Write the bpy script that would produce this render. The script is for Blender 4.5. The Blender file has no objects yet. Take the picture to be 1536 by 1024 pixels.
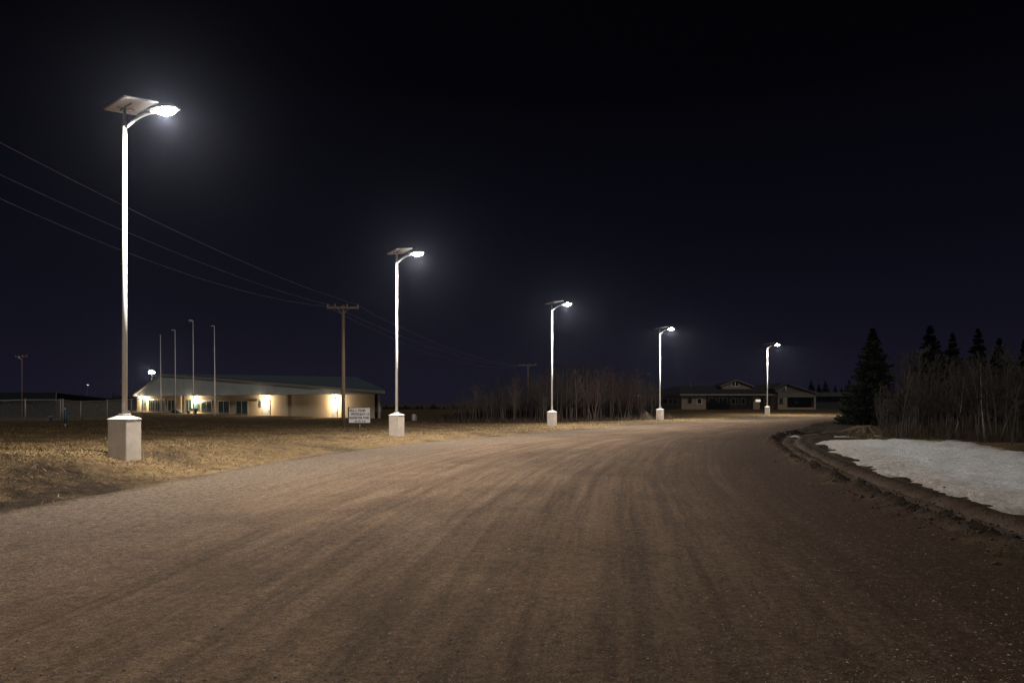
import bpy, math, random
import numpy as np
from mathutils import Vector, Matrix

C = bpy.context.scene
COL = C.collection
R = math.radians
random.seed(7)
RNG = np.random.default_rng(11)

# ------------------------------------------------------------------ camera
FPX, CX, HY, EYE = 1024.0, 768.0, 600.0, 1.5          # focal length and horizon in photo pixels, eye height
cd = bpy.data.cameras.new('camera')
cam = bpy.data.objects.new('camera', cd); COL.objects.link(cam)
cam.location = (0, 0, EYE); cam.rotation_euler = (R(90), 0, 0)
cd.sensor_width = 36; cd.lens = 36 * FPX / 1536; cd.shift_y = 88 / 1536
cd.clip_start = 0.1; cd.clip_end = 3000
C.camera = cam

# ------------------------------------------------------------------ world, fill sun, exposure
w = bpy.data.worlds.new('World'); C.world = w; w.use_nodes = True
wn = w.node_tree; wn.nodes.clear()
tc = wn.nodes.new('ShaderNodeTexCoord'); sx = wn.nodes.new('ShaderNodeSeparateXYZ')
ramp = wn.nodes.new('ShaderNodeValToRGB'); bg = wn.nodes.new('ShaderNodeBackground'); wo = wn.nodes.new('ShaderNodeOutputWorld')
wn.links.new(tc.outputs['Generated'], sx.inputs[0]); wn.links.new(sx.outputs['Z'], ramp.inputs[0])
els = ramp.color_ramp.elements
els[0].position = 0.0; els[0].color = (0.0088, 0.0082, 0.0170, 1)
els[1].position = 1.0; els[1].color = (0.0006, 0.0006, 0.0012, 1)
for p, c in ((0.10, (0.0052, 0.0050, 0.0108, 1)), (0.22, (0.0028, 0.0028, 0.0062, 1)), (0.42, (0.0009, 0.0009, 0.0019, 1))):
    e = els.new(p); e.color = c
wn.links.new(ramp.outputs[0], bg.inputs[0]); bg.inputs[1].default_value = 1.0
wn.links.new(bg.outputs[0], wo.inputs[0])

sd = bpy.data.lights.new('fill_sun', 'SUN'); sd.energy = 0.68; sd.angle = R(11); sd.color = (1.0, 0.94, 0.88)
so = bpy.data.objects.new('fill_sun', sd); COL.objects.link(so)
so.rotation_euler = (R(50), 0, R(22))                 # unseen fill light, added for overall brightness; behind the camera, a little right

C.view_settings.view_transform = 'Standard'; C.view_settings.look = 'None'
C.view_settings.exposure = 0.0; C.view_settings.gamma = 1.0; C.view_settings.use_curve_mapping = False
C.render.engine = 'CYCLES'
cy = C.cycles
cy.max_bounces = 4; cy.diffuse_bounces = 2; cy.glossy_bounces = 2; cy.transparent_max_bounces = 8
cy.sample_clamp_indirect = 1.5; cy.caustics_reflective = False; cy.caustics_refractive = False
cy.use_denoising = True; cy.use_adaptive_sampling = False; cy.denoising_prefilter = 'NONE'
LAMP_W = 9000.0

# ------------------------------------------------------------------ materials
def nodes_of(name):
    m = bpy.data.materials.new(name); m.use_nodes = True
    nt = m.node_tree; b = nt.nodes['Principled BSDF']
    return m, nt, b

def mix(nt, fac, a, b, blend='MIX'):
    n = nt.nodes.new('ShaderNodeMix'); n.data_type = 'RGBA'; n.blend_type = blend
    for s, v in ((n.inputs[0], fac), (n.inputs[6], a), (n.inputs[7], b)):
        if isinstance(v, bpy.types.NodeSocket): nt.links.new(v, s)
        elif isinstance(v, (int, float)): s.default_value = v
        else: s.default_value = tuple(v) + (1,) * (4 - len(v))
    return n.outputs[2]

def noise(nt, scale, detail=4, rough=.6, vec=None, dist=0.0):
    n = nt.nodes.new('ShaderNodeTexNoise')
    n.inputs['Scale'].default_value = scale; n.inputs['Detail'].default_value = detail
    n.inputs['Roughness'].default_value = rough; n.inputs['Distortion'].default_value = dist
    if vec is not None: nt.links.new(vec, n.inputs['Vector'])
    return n.outputs['Fac']

def remap(nt, v, a, b, c=0.0, d=1.0):
    n = nt.nodes.new('ShaderNodeMapRange'); n.clamp = True
    nt.links.new(v, n.inputs[0])
    for i, x in enumerate((a, b, c, d)): n.inputs[i + 1].default_value = x
    return n.outputs[0]

def mathn(nt, op, a, b=0.0):
    n = nt.nodes.new('ShaderNodeMath'); n.operation = op
    for s, v in ((n.inputs[0], a), (n.inputs[1], b)):
        if isinstance(v, bpy.types.NodeSocket): nt.links.new(v, s)
        else: s.default_value = v
    return n.outputs[0]

def bump(nt, b, h, strength, dist):
    n = nt.nodes.new('ShaderNodeBump'); n.inputs['Strength'].default_value = strength
    n.inputs['Distance'].default_value = dist
    nt.links.new(h, n.inputs['Height']); nt.links.new(n.outputs[0], b.inputs['Normal'])

def mat(name, c1, c2=None, scale=6.0, rough=.7, metal=0.0, bmp=0.0, bdist=.01, stretch=None, lo=.35, hi=.65):
    m, nt, b = nodes_of(name)
    c2 = c2 or tuple(x * .75 for x in c1)
    t = nt.nodes.new('ShaderNodeTexCoord'); vec = t.outputs['Object']
    if stretch:
        mp = nt.nodes.new('ShaderNodeMapping'); mp.inputs['Scale'].default_value = stretch
        nt.links.new(vec, mp.inputs[0]); vec = mp.outputs[0]
    f = noise(nt, scale, 5, .65, vec)
    nt.links.new(mix(nt, remap(nt, f, lo, hi), c1, c2), b.inputs['Base Color'])
    b.inputs['Roughness'].default_value = rough; b.inputs['Metallic'].default_value = metal
    if bmp: bump(nt, b, noise(nt, scale * 6, 4, .7, vec), bmp, bdist)
    return m

def emat(name, col, strength):
    m, nt, b = nodes_of(name)
    b.inputs['Base Color'].default_value = (.8, .8, .8, 1)
    b.inputs['Emission Color'].default_value = tuple(col) + (1,); b.inputs['Emission Strength'].default_value = strength
    try: m.cycles.emission_sampling = 'NONE'
    except Exception: pass
    return m

def corrugated(name, c1, c2, per, axis='X', rough=.5, depth=.02):
    """painted metal sheet with ribs every `per` metres along the local axis"""
    m, nt, b = nodes_of(name)
    t = nt.nodes.new('ShaderNodeTexCoord'); s = nt.nodes.new('ShaderNodeSeparateXYZ'); nt.links.new(t.outputs['Object'], s.inputs[0])
    ph = mathn(nt, 'MULTIPLY', s.outputs[axis], 2 * math.pi / per)
    wv = mathn(nt, 'POWER', mathn(nt, 'ABSOLUTE', mathn(nt, 'SINE', ph)), .5)
    f = noise(nt, .35, 4, .6, t.outputs['Object'])
    col = mix(nt, remap(nt, f, .35, .65), c1, c2)
    seam = remap(nt, wv, 0.0, .45, 1.0, 0.0)
    nt.links.new(mix(nt, mathn(nt, 'MULTIPLY', seam, .45), col, tuple(x * .4 for x in c1)), b.inputs['Base Color'])
    bump(nt, b, wv, .6, depth); b.inputs['Roughness'].default_value = rough
    return m

def attr_mat(name, ramp_cols, rough=.8, attr='tint'):
    m, nt, b = nodes_of(name)
    a = nt.nodes.new('ShaderNodeAttribute'); a.attribute_name = attr
    r = nt.nodes.new('ShaderNodeValToRGB'); e = r.color_ramp.elements
    e[0].color = ramp_cols[0] + (1,); e[1].color = ramp_cols[-1] + (1,)
    for i, c in enumerate(ramp_cols[1:-1]):
        q = e.new((i + 1) / (len(ramp_cols) - 1)); q.color = c + (1,)
    nt.links.new(a.outputs['Fac'], r.inputs[0]); nt.links.new(r.outputs[0], b.inputs['Base Color'])
    b.inputs['Roughness'].default_value = rough; b.inputs['Specular IOR Level'].default_value = .2
    return m

M = {}
M['pole'] = mat('pole_galvanised', (.78, .77, .76), (.68, .67, .66), 9, .5, 0, stretch=(1, 1, .15))
M['panel_back'] = mat('panel_backsheet', (.82, .80, .78), (.74, .72, .69), 3, .6)
M['panel_cell'] = mat('panel_cells', (.01, .014, .03), (.008, .01, .02), 12, .15)
M['alu'] = mat('aluminium_frame', (.6, .6, .6), (.5, .5, .5), 8, .4, .4)
M['housing'] = mat('lamp_housing', (.16, .155, .15), (.12, .115, .11), 8, .5, .1)
M['led'] = emat('led_lens', (1.0, .98, .95), 180.0)
M['led_far'] = emat('lamp_lens_far', (1.0, .98, .95), 120.0)
M['led_dim'] = emat('lamp_lens_dim', (.9, .93, 1.0), 1.6)
M['globe'] = emat('warm_globe', (1.0, .72, .42), 5.0)
M['white_paint'] = mat('painted_concrete', (.60, .535, .475), (.48, .425, .375), 4, .75, 0, .35, .012)
M['wood_pole'] = mat('weathered_pole_wood', (.27, .195, .13), (.16, .115, .078), 14, .85, 0, .4, .02, stretch=(1, 1, .08))
M['insulator'] = mat('insulator_porcelain', (.35, .33, .3), None, 9, .3)
M['wire'] = mat('aluminium_cable', (.62, .62, .68), None, 5, .5, .3)
M['white'] = mat('white_board', (.72, .68, .66), (.62, .58, .56), 5, .6)
M['black'] = mat('black_paint', (.012, .011, .011), None, 5, .5)
M['stucco'] = mat('cream_stucco', (.74, .60, .42), (.66, .53, .365), .55, .85, 0, .15, .02)
M['trim'] = mat('pale_trim', (.42, .41, .38), (.34, .33, .31), 2, .6)
M['dark_trim'] = mat('dark_soffit', (.07, .065, .06), None, 2, .8)
M['gable'] = corrugated('blue_grey_cladding', (.56, .65, .66), (.47, .55, .57), .9, 'X', .55, .05)
M['roof_blue'] = corrugated('dark_blue_metal_roof', (.11, .15, .18), (.085, .12, .145), 1.4, 'X', .4, .06)
M['glass'] = mat('window_glass', (.030, .072, .076), (.07, .105, .105), .7, .12)
M['glass_dark'] = mat('dark_window_glass', (.006, .006, .007), (.012, .012, .013), 1.5, .15)
M['frame_dark'] = mat('bronze_window_frame', (.05, .055, .05), None, 2, .5)
M['frame_grey'] = mat('grey_window_frame', (.36, .40, .38), None, 2, .5)
M['frame_white'] = mat('white_window_frame', (.55, .5, .46), None, 2, .6)
M['door'] = mat('grey_steel_door', (.42, .42, .42), (.37, .37, .38), 1.2, .5)
M['cream_light'] = mat('pale_concrete_sill', (.4, .35, .27), None, 1.3, .8)
M['brown_siding'] = mat('brown_wood_siding', (.24, .175, .12), (.19, .14, .095), 1.4, .85, 0, .3, .02, stretch=(3, 3, .3))
M['brown_dark'] = mat('dark_brown_wall', (.105, .074, .054), (.075, .053, .040), 1.6, .85)
M['shingle'] = mat('black_shingles', (.010, .010, .010), (.016, .015, .014), 3, .9, 0, .4, .03)
M['fascia_brown'] = mat('weathered_fascia', (.27, .22, .17), (.20, .165, .13), 2, .8)
M['wing_fascia'] = mat('grey_brown_fascia_panel', (.052, .047, .043), (.038, .034, .031), 1.2, .8)
M['wing_wall'] = mat('charcoal_wall', (.016, .015, .016), (.011, .0105, .011), 1.0, .85)
M['fence'] = mat('galvanised_fence', (.44, .42, .40), (.36, .34, .33), 3, .5, .2)
M['blue'] = mat('blue_plastic', (.028, .06, .105), (.02, .045, .08), 5, .5)
M['shed_roof'] = corrugated('dark_green_metal_roof', (.012, .017, .018), (.010, .014, .015), .8, 'X', .6, .03)
M['shed_wall'] = corrugated('grey_metal_wall', (.036, .035, .037), (.029, .029, .030), .6, 'X', .6, .02)
M['bark'] = mat('grey_bark', (.042, .032, .026), (.022, .017, .014), 8, .9, 0, .3, .01, stretch=(1, 1, .2))
M['bark_pale'] = mat('pale_bark', (.19, .165, .14), (.09, .078, .066), 6, .85, 0, .3, .01, stretch=(1, 1, .35))
M['twig'] = mat('grey_twigs', (.025, .0195, .0158), (.015, .012, .010), 4, .9)
M['bark_wood'] = mat('brown_bark', (.12, .088, .068), (.06, .044, .034), 8, .9, 0, .3, .01, stretch=(1, 1, .2))
M['twig_wood'] = mat('brown_twigs', (.075, .055, .043), (.046, .035, .028), 4, .9)
M['twig_red'] = mat('red_brown_twigs', (.095, .048, .039), (.055, .03, .025), 4, .9)
M['needle'] = attr_mat('spruce_needles', [(.004, .006, .004), (.010, .013, .007), (.024, .026, .014)])
M['tree_far'] = attr_mat('far_tree_mass', [(.003, .003, .004), (.008, .008, .008)])
M['blade'] = attr_mat('dry_grass_blades', [(.045, .028, .013), (.118, .077, .034), (.205, .141, .068), (.30, .22, .12)])
M['brush'] = attr_mat('dry_brush_stems', [(.012, .009, .007), (.050, .036, .023), (.115, .082, .048)])
M['moss'] = attr_mat('mossy_grass_blades', [(.03, .034, .012), (.06, .060, .022), (.14, .11, .055)])
M['stone'] = attr_mat('gravel_stones', [(.05, .04, .034), (.12, .10, .085), (.21, .18, .155), (.36, .33, .30)], .85)
M['clod'] = attr_mat('mud_clods', [(.016, .011, .008), (.035, .025, .018), (.06, .044, .032)], .9)
M['snow'] = None

# ------------------------------------------------------------------ mesh helpers
class MB:
    def __init__(s): s.v = []; s.f = []
    def box(s, x0, y0, z0, x1, y1, z1):
        n = len(s.v)
        s.v += [(x0, y0, z0), (x1, y0, z0), (x1, y1, z0), (x0, y1, z0), (x0, y0, z1), (x1, y0, z1), (x1, y1, z1), (x0, y1, z1)]
        s.f += [tuple(n + i for i in q) for q in ((0, 3, 2, 1), (4, 5, 6, 7), (0, 1, 5, 4), (1, 2, 6, 5), (2, 3, 7, 6), (3, 0, 4, 7))]
        return s
    def poly(s, pts):
        n = len(s.v); s.v += [tuple(p) for p in pts]; s.f.append(tuple(range(n, n + len(pts)))); return s
    def slab(s, pts, off):
        """closed solid between polygon pts and the same polygon moved by off"""
        n = len(s.v); k = len(pts)
        s.v += [tuple(p) for p in pts] + [tuple(a + b for a, b in zip(p, off)) for p in pts]
        s.f.append(tuple(range(n, n + k))); s.f.append(tuple(range(n + 2 * k - 1, n + k - 1, -1)))
        for i in range(k):
            j = (i + 1) % k; s.f.append((n + i, n + k + i, n + k + j, n + j))
        return s
    def tube(s, pts, rad, n=6, cap=True):
        pts = [Vector(p) for p in pts]
        if isinstance(rad, (int, float)): rad = [rad] * len(pts)
        base = len(s.v); ref = None
        for i, p in enumerate(pts):
            a = pts[max(i - 1, 0)]; b = pts[min(i + 1, len(pts) - 1)]
            d = (b - a); d = d.normalized() if d.length > 1e-9 else Vector((0, 0, 1))
            if ref is None: ref = Vector((1, 0, 0)) if abs(d.x) < .8 else Vector((0, 1, 0))
            u = (ref - d * ref.dot(d)); u = u.normalized() if u.length > 1e-6 else d.orthogonal().normalized()
            ref = u; v = d.cross(u)
            for k in range(n):
                t = 2 * math.pi * k / n; q = p + (u * math.cos(t) + v * math.sin(t)) * rad[i]
                s.v.append((q.x, q.y, q.z))
        for i in range(len(pts) - 1):
            for k in range(n):
                a = base + i * n + k; b = base + i * n + (k + 1) % n
                s.f.append((a, b, b + n, a + n))
        if cap:
            s.f.append(tuple(base + k for k in range(n - 1, -1, -1)))
            e = base + (len(pts) - 1) * n; s.f.append(tuple(e + k for k in range(n)))
        return s
    def ball(s, c, rx, ry, rz, nu=12, nv=8):
        base = len(s.v)
        for i in range(nv + 1):
            t = math.pi * i / nv
            for k in range(nu):
                a = 2 * math.pi * k / nu
                s.v.append((c[0] + rx * math.sin(t) * math.cos(a), c[1] + ry * math.sin(t) * math.sin(a), c[2] + rz * math.cos(t)))
        for i in range(nv):
            for k in range(nu):
                a = base + i * nu + k; b = base + i * nu + (k + 1) % nu
                s.f.append((a, a + nu, b + nu, b))
        return s
    def mesh(s, name):
        me = bpy.data.meshes.new(name); me.from_pydata(s.v, [], s.f); me.update(); return me
    def build(s, name, m, parent=None, bevel=0.0, smooth=False):
        me = s.mesh(name); me.materials.append(m)
        if smooth: me.shade_smooth()
        o = bpy.data.objects.new(name, me); COL.objects.link(o)
        if parent: o.parent = parent
        if bevel:
            b = o.modifiers.new('bevel', 'BEVEL'); b.width = bevel; b.segments = 2; b.limit_method = 'ANGLE'
        return o

def np_mesh(name, V, F, m, attr=None, smooth=False):
    """mesh object from arrays: V n x 3, F m x k"""
    V = np.asarray(V, np.float32); F = np.asarray(F, np.int32); k = F.shape[1]
    me = bpy.data.meshes.new(name)
    me.vertices.add(len(V)); me.vertices.foreach_set('co', V.ravel())
    me.loops.add(F.size); me.loops.foreach_set('vertex_index', F.ravel())
    me.polygons.add(len(F)); me.polygons.foreach_set('loop_start', np.arange(0, F.size, k, dtype=np.int32))
    me.update(calc_edges=True)
    for nm, a in (attr or {}).items():
        a = np.asarray(a, np.float32)
        if a.ndim == 1: a = np.stack([a, a, a, np.ones_like(a)], 1)
        at = me.attributes.new(nm, 'FLOAT_COLOR', 'POINT'); at.data.foreach_set('color', a.ravel())
    me.materials.append(m)
    if smooth: me.shade_smooth()
    o = bpy.data.objects.new(name, me); COL.objects.link(o)
    return o

def tag(o, label, cat, group=None, kind=None):
    if label: o['label'] = label
    if cat: o['category'] = cat
    if group: o['group'] = group
    if kind: o['kind'] = kind
    return o
def thing(name, label, cat, loc=(0, 0, 0), rotz=0.0, group=None):
    o = bpy.data.objects.new(name, None); COL.objects.link(o); o.empty_display_size = .2
    o.location = loc; o.rotation_euler = (0, 0, rotz)
    return tag(o, label, cat, group)
def bulb(name, parent, loc, watts, col=(1, 1, 1), rad=.08):
    l = bpy.data.lights.new(name, 'POINT'); l.energy = watts; l.color = col; l.shadow_soft_size = rad
    o = bpy.data.objects.new(name, l); COL.objects.link(o); o.parent = parent; o.location = loc
    return o
def at(px, py, Y): return Vector(((px - CX) / FPX * Y, Y, EYE - (py - HY) / FPX * Y))

# ------------------------------------------------------------------ land form
def vnoise(x, y, seed=0):
    xi = np.floor(x).astype(np.int64); yi = np.floor(y).astype(np.int64); fx = x - xi; fy = y - yi
    def h(a, b):
        n = (a * 374761393 + b * 668265263 + seed * 974634777) & 0x7fffffff
        n = ((n ^ (n >> 13)) * 1274126177) & 0x7fffffff
        return ((n ^ (n >> 16)) & 0xffff) / 65535.0
    u = fx * fx * (3 - 2 * fx); v = fy * fy * (3 - 2 * fy)
    return (h(xi, yi) * (1 - u) + h(xi + 1, yi) * u) * (1 - v) + (h(xi, yi + 1) * (1 - u) + h(xi + 1, yi + 1) * u) * v
def fbm(x, y, seed=0, o=4):
    s = 0; a = .5; t = 0
    for i in range(o):
        s = s + a * vnoise(x * 2 ** i, y * 2 ** i, seed + i * 17); t += a; a *= .55
    return s / t - .5
def ss(a, b, x):
    t = np.clip((x - a) / (b - a), 0, 1); return t * t * (3 - 2 * t)
def catmull(P, n):
    P = np.asarray(P, float); Q = np.vstack([2 * P[0] - P[1], P, 2 * P[-1] - P[-2]]); out = []
    for i in range(len(P) - 1):
        p0, p1, p2, p3 = Q[i:i + 4]
        for t in np.linspace(0, 1, n, endpoint=False):
            out.append(.5 * (2 * p1 + (p2 - p0) * t + (2 * p0 - 5 * p1 + 4 * p2 - p3) * t * t + (3 * p1 - p0 - 3 * p2 + p3) * t ** 3))
    out.append(P[-1]); return np.array(out)
def sdist(x, y, L, side=1):
    """distance to polyline L, positive on its left (side=1) or right (side=-1)"""
    x = np.asarray(x, float); y = np.asarray(y, float)
    best = np.full(x.shape, 1e9); sg = np.ones(x.shape)
    for (ax, ay), (bx, by) in zip(L[:-1], L[1:]):
        dx, dy = bx - ax, by - ay; t = np.clip(((x - ax) * dx + (y - ay) * dy) / (dx * dx + dy * dy), 0, 1)
        d = np.hypot(x - ax - t * dx, y - ay - t * dy); c = dx * (y - ay) - dy * (x - ax)
        u = d < best; best = np.where(u, d, best); sg = np.where(u, np.sign(c), sg)
    return best * sg * side

PAIRS = [((-7.5, -14), (3.0, -14)), ((-7.2, 0), (3.6, 0)), ((-6.85, 9), (4.75, 6.9)), ((-6.55, 11), (5.25, 10)), ((-6.2, 13.9), (5.9, 13.4)),
         ((-5.7, 17.1), (7.1, 17.5)), ((-4.8, 20.5), (8.0, 20.5)), ((-3.0, 24.4), (9.1, 24.4)), ((-.2, 29), (10.8, 28)), ((4.0, 35.7), (13.7, 33)),
         ((10.3, 45), (17.6, 40)), ((17.6, 53), (22, 47)), ((24.9, 59), (27, 52)), ((32, 62), (33, 55.5)), ((45, 66), (45, 59.5)), ((85, 74), (85, 66))]
LE = catmull([p[0] for p in PAIRS], 12); RE = catmull([p[1] for p in PAIRS], 12)
LE4 = LE[::4]; RE4 = RE[::4]
TRACK = catmull([(5.4, 4.6), (5.65, 7.3), (5.85, 9.0), (6.1, 10.6), (6.65, 13.4), (7.55, 17.1), (8.7, 21), (10.2, 25.3), (12.6, 29.5), (17.5, 34.5), (22.5, 41), (27, 47)], 4)

def height(x, y, dl=None, dr=None):
    x = np.asarray(x, float); y = np.asarray(y, float)
    if dl is None: dl = sdist(x, y, LE4, 1)
    if dr is None: dr = sdist(x, y, RE4, -1)
    A = np.interp(y, [0, 8, 14, 20, 26, 36], [.50, .50, .48, .26, .14, .03])
    h = A * ss(.2, 2.6, dl)
    h = h - .9 * ss(28, 95, y) * (1 - ss(6, 22, x - np.maximum(0, (y - 60) * .12))) * ss(1.5, 12, dl)
    off = np.maximum(ss(.05, .8, dl), ss(.05, .8, dr))
    near = 1 - ss(30, 70, np.hypot(x, y))
    h = h + off * near * (.10 * fbm(x * .8, y * .8, 3) + .055 * fbm(x * 3.5, y * 3.5, 5, 3))
    # churned shoulder on the inside of the bend
    ridge = np.exp(-((dr - .25) / .30) ** 2) * (1 - ss(45, 55, y))
    h = h + ridge * (.05 + .30 * np.clip(fbm(x * 2.2, y * 2.2, 9) + .15, 0, 1)) + np.exp(-((dr - .3) / .6) ** 2) * (1 - ss(45, 55, y)) * (.10 * fbm(x * 6, y * 6, 12, 3) + .06 * fbm(x * 13, y * 13, 14, 2))
    dt = sdist(x, y, TRACK, 1); rut = np.exp(-((np.abs(dt) - .24) / .11) ** 2)
    h = h - .085 * rut * (1 - ss(40, 48, y)) + .05 * np.exp(-((np.abs(dt) - .50) / .11) ** 2) * (1 - ss(40, 48, y))
    h = h + .05 * ss(3.0, 8.5, dr) * (1 - ss(45, 60, y))
    h = h - 4.6 * ss(178, 300, np.hypot(x, y))
    return h
def hz(x, y): return float(height(np.array([x]), np.array([y]))[0])

def axis(parts):
    out = [parts[0][0]]
    for a, b, st in parts:
        n = max(1, int(round((b - a) / st))); out += list(np.linspace(a, b, n + 1)[1:])
    return np.array(out)
gx = axis([(-900, -300, 60), (-300, -120, 15), (-120, -40, 4), (-40, -16, .8), (-16, -4.5, .16), (-4.5, 3, .4), (3, 15, .09), (15, 17, .15), (17, 36, .5), (36, 80, 3), (80, 300, 20), (300, 900, 60)])
gy = axis([(-60, -4, 8), (-4, 4, .5), (4, 32, .12), (32, 60, .4), (60, 100, 1.5), (100, 200, 6), (200, 400, 20), (400, 1400, 100)])
GX, GY = np.meshgrid(gx, gy); fx, fy = GX.ravel(), GY.ravel()
dl = sdist(fx, fy, LE4, 1); dr = sdist(fx, fy, RE4, -1)
gz = height(fx, fy, dl, dr)
gz = gz - .07 * np.minimum(ss(.35, 1.1, -dl), ss(.35, 1.1, -dr))     # bed under the road sheet
nx, ny = len(gx), len(gy)
ii = (np.arange(ny - 1)[:, None] * nx + np.arange(nx - 1)[None, :]).ravel()
GF = np.stack([ii, ii + 1, ii + 1 + nx, ii + nx], 1)
dtr = np.abs(sdist(fx, fy, TRACK, 1))
mud = ss(-.5, .2, dr) * np.maximum(1 - ss(2.2, 4.2, dr + 1.2 * fbm(fx, fy, 21)), 1 - ss(.9, 1.6, dtr)) * (1 - ss(48, 56, fy))
trk = (np.exp(-((dtr - .24) / .15) ** 2) + .55 * (1 - ss(.0, .2, dtr)) + .45 * np.exp(-((dtr - .72) / .12) ** 2)) * (1 - ss(40, 48, fy))
moss = np.exp(-(((fx - 13.5) / 4) ** 2 + ((fy - 27.5) / 1.6) ** 2)) * .9
def dimmed_soil_mask(x, y, d): return np.clip((1 - ss(11.6, 14.0, y + 2.0 * fbm(x * .8, y * .8, 24) + .25 * np.maximum(-8 - x, 0))) * ss(-1, .2, d) * (.85 + 1.2 * fbm(x * 1.6, y * 1.6, 25)), 0, .95)
zone = np.stack([mud, moss, trk, dimmed_soil_mask(fx, fy, dl)], 1)

m, nt, b = nodes_of('dry_ground'); M['ground'] = m
t = nt.nodes.new('ShaderNodeTexCoord'); P = t.outputs['Object']
za = nt.nodes.new('ShaderNodeAttribute'); za.attribute_name = 'zone'
zs = nt.nodes.new('ShaderNodeSeparateColor'); nt.links.new(za.outputs['Color'], zs.inputs[0])
n1 = noise(nt, .55, 5, .65, P); n2 = noise(nt, 5.5, 5, .7, P); n3 = noise(nt, 32, 3, .7, P)
grass = mix(nt, remap(nt, n2, .36, .64), (.064, .043, .022), (.165, .113, .057))
grass = mix(nt, remap(nt, n1, .47, .64), grass, (.040, .028, .018))
grass = mix(nt, remap(nt, n3, .5, .75, 0, .6), grass, (.21, .155, .088))
dimmed_soil = mix(nt, remap(nt, n2, .38, .66), (.007, .005, .0035), (.028, .0185, .012))  # bare soil, its colour darkened further to mimic the dim near corner
grass = mix(nt, za.outputs['Alpha'], grass, dimmed_soil)
grass = mix(nt, mathn(nt, 'MULTIPLY', zs.outputs[1], remap(nt, n2, .3, .6)), grass, (.050, .046, .017))
mudc = mix(nt, remap(nt, n2, .38, .62), (.007, .0045, .0032), (.032, .020, .0135))
mudc = mix(nt, mathn(nt, 'MULTIPLY', mathn(nt, 'MULTIPLY', zs.outputs[2], remap(nt, n1, .3, .6, .5, 1)), .95), mudc, (.105, .076, .057))
col = mix(nt, zs.outputs[0], grass, mudc)
nt.links.new(col, b.inputs['Base Color']); b.inputs['Roughness'].default_value = .95; b.inputs['Specular IOR Level'].default_value = .04
bump(nt, b, mathn(nt, 'ADD', n3, mathn(nt, 'MULTIPLY', n2, 2.0)), .9, .05)
g = np_mesh('ground', np.stack([fx, fy, gz], 1), GF, M['ground'], {'zone': zone}, True); tag(g, None, None, None, 'structure')

# ------------------------------------------------------------------ gravel road
NU = 56
u = np.linspace(-.012, 1.012, NU)
mid = (LE + RE) / 2; arc = np.concatenate([[0], np.cumsum(np.hypot(*np.diff(mid, axis=0).T))])
RXY = LE[:, None, :] * (1 - u)[None, :, None] + RE[:, None, :] * u[None, :, None]
rx, ry = RXY[..., 0].ravel(), RXY[..., 1].ravel()
uu = np.tile(u, len(LE)); vv = np.repeat(arc, NU)
rz = height(rx, ry) + .008 + .03 * np.sin(np.clip(uu, 0, 1) * math.pi) + .012 * fbm(uu * 14, vv * .18, 31, 3) * np.sin(np.clip(uu, 0, 1) * math.pi)
edge = (uu < 0) | (uu > 1); rz = np.where(edge, rz - .03, rz)
ii = (np.arange(len(LE) - 1)[:, None] * NU + np.arange(NU - 1)[None, :]).ravel()
RF = np.stack([ii, ii + 1, ii + 1 + NU, ii + NU], 1)
m, nt, b = nodes_of('gravel_road'); M['road'] = m
a = nt.nodes.new('ShaderNodeAttribute'); a.attribute_name = 'along'
s = nt.nodes.new('ShaderNodeSeparateColor'); nt.links.new(a.outputs['Color'], s.inputs[0])
U, Vv = s.outputs[0], s.outputs[1]
cb = nt.nodes.new('ShaderNodeCombineXYZ'); nt.links.new(mathn(nt, 'MULTIPLY', U, 12), cb.inputs[0]); nt.links.new(mathn(nt, 'MULTIPLY', Vv, .034), cb.inputs[1])
t = nt.nodes.new('ShaderNodeTexCoord'); P = t.outputs['Object']
streak = noise(nt, 3.4, 6, .72, cb.outputs[0], .25)
cb2 = nt.nodes.new('ShaderNodeCombineXYZ'); nt.links.new(mathn(nt, 'MULTIPLY', U, 12), cb2.inputs[0]); nt.links.new(mathn(nt, 'MULTIPLY', Vv, .07), cb2.inputs[1])
fine = noise(nt, 5.5, 4, .65, cb2.outputs[0], .3)
blot = noise(nt, .42, 4, .6, P, .4); grit = noise(nt, 55, 3, .75, P); grit2 = noise(nt, 150, 2, .7, P); lump = noise(nt, 11, 4, .7, P)
tan = mix(nt, remap(nt, streak, .40, .62), (.190, .124, .078), (.088, .057, .036))
tan = mix(nt, remap(nt, fine, .42, .68, 0, .55), tan, (.205, .140, .091))
tan = mix(nt, remap(nt, blot, .46, .66, 0, .7), tan, (.074, .047, .030))
grey = mix(nt, remap(nt, lump, .35, .65), (.068, .050, .037), (.130, .100, .074))
wob = mathn(nt, 'ADD', U, mathn(nt, 'MULTIPLY', mathn(nt, 'SUBTRACT', streak, .5), .25))
c = mix(nt, remap(nt, wob, .10, .34), grey, tan)
c = mix(nt, remap(nt, wob, .52, .92), c, (.040, .022, .0135))
edg = mathn(nt, 'ADD', U, mathn(nt, 'ADD', mathn(nt, 'MULTIPLY', mathn(nt, 'SUBTRACT', lump, .5), .06), mathn(nt, 'MULTIPLY', mathn(nt, 'SUBTRACT', blot, .5), .16)))
c = mix(nt, remap(nt, edg, .0, .035, .95, 0), c, (.040, .028, .018))
mid_ = noise(nt, 24, 4, .75, P)
c = mix(nt, remap(nt, mid_, .36, .47, .5, 0), c, (.036, .027, .022))
c = mix(nt, remap(nt, mid_, .56, .68, 0, .4), c, (.215, .17, .135))
c = mix(nt, remap(nt, grit, .34, .47, .8, 0), c, (.028, .021, .017))
c = mix(nt, remap(nt, grit2, .60, .78, 0, .7), c, (.30, .25, .21))
gn = remap(nt, noise(nt, 15, 9, .88, P), .36, .64, .46, 1.58)
gc = nt.nodes.new('ShaderNodeCombineColor')
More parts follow.
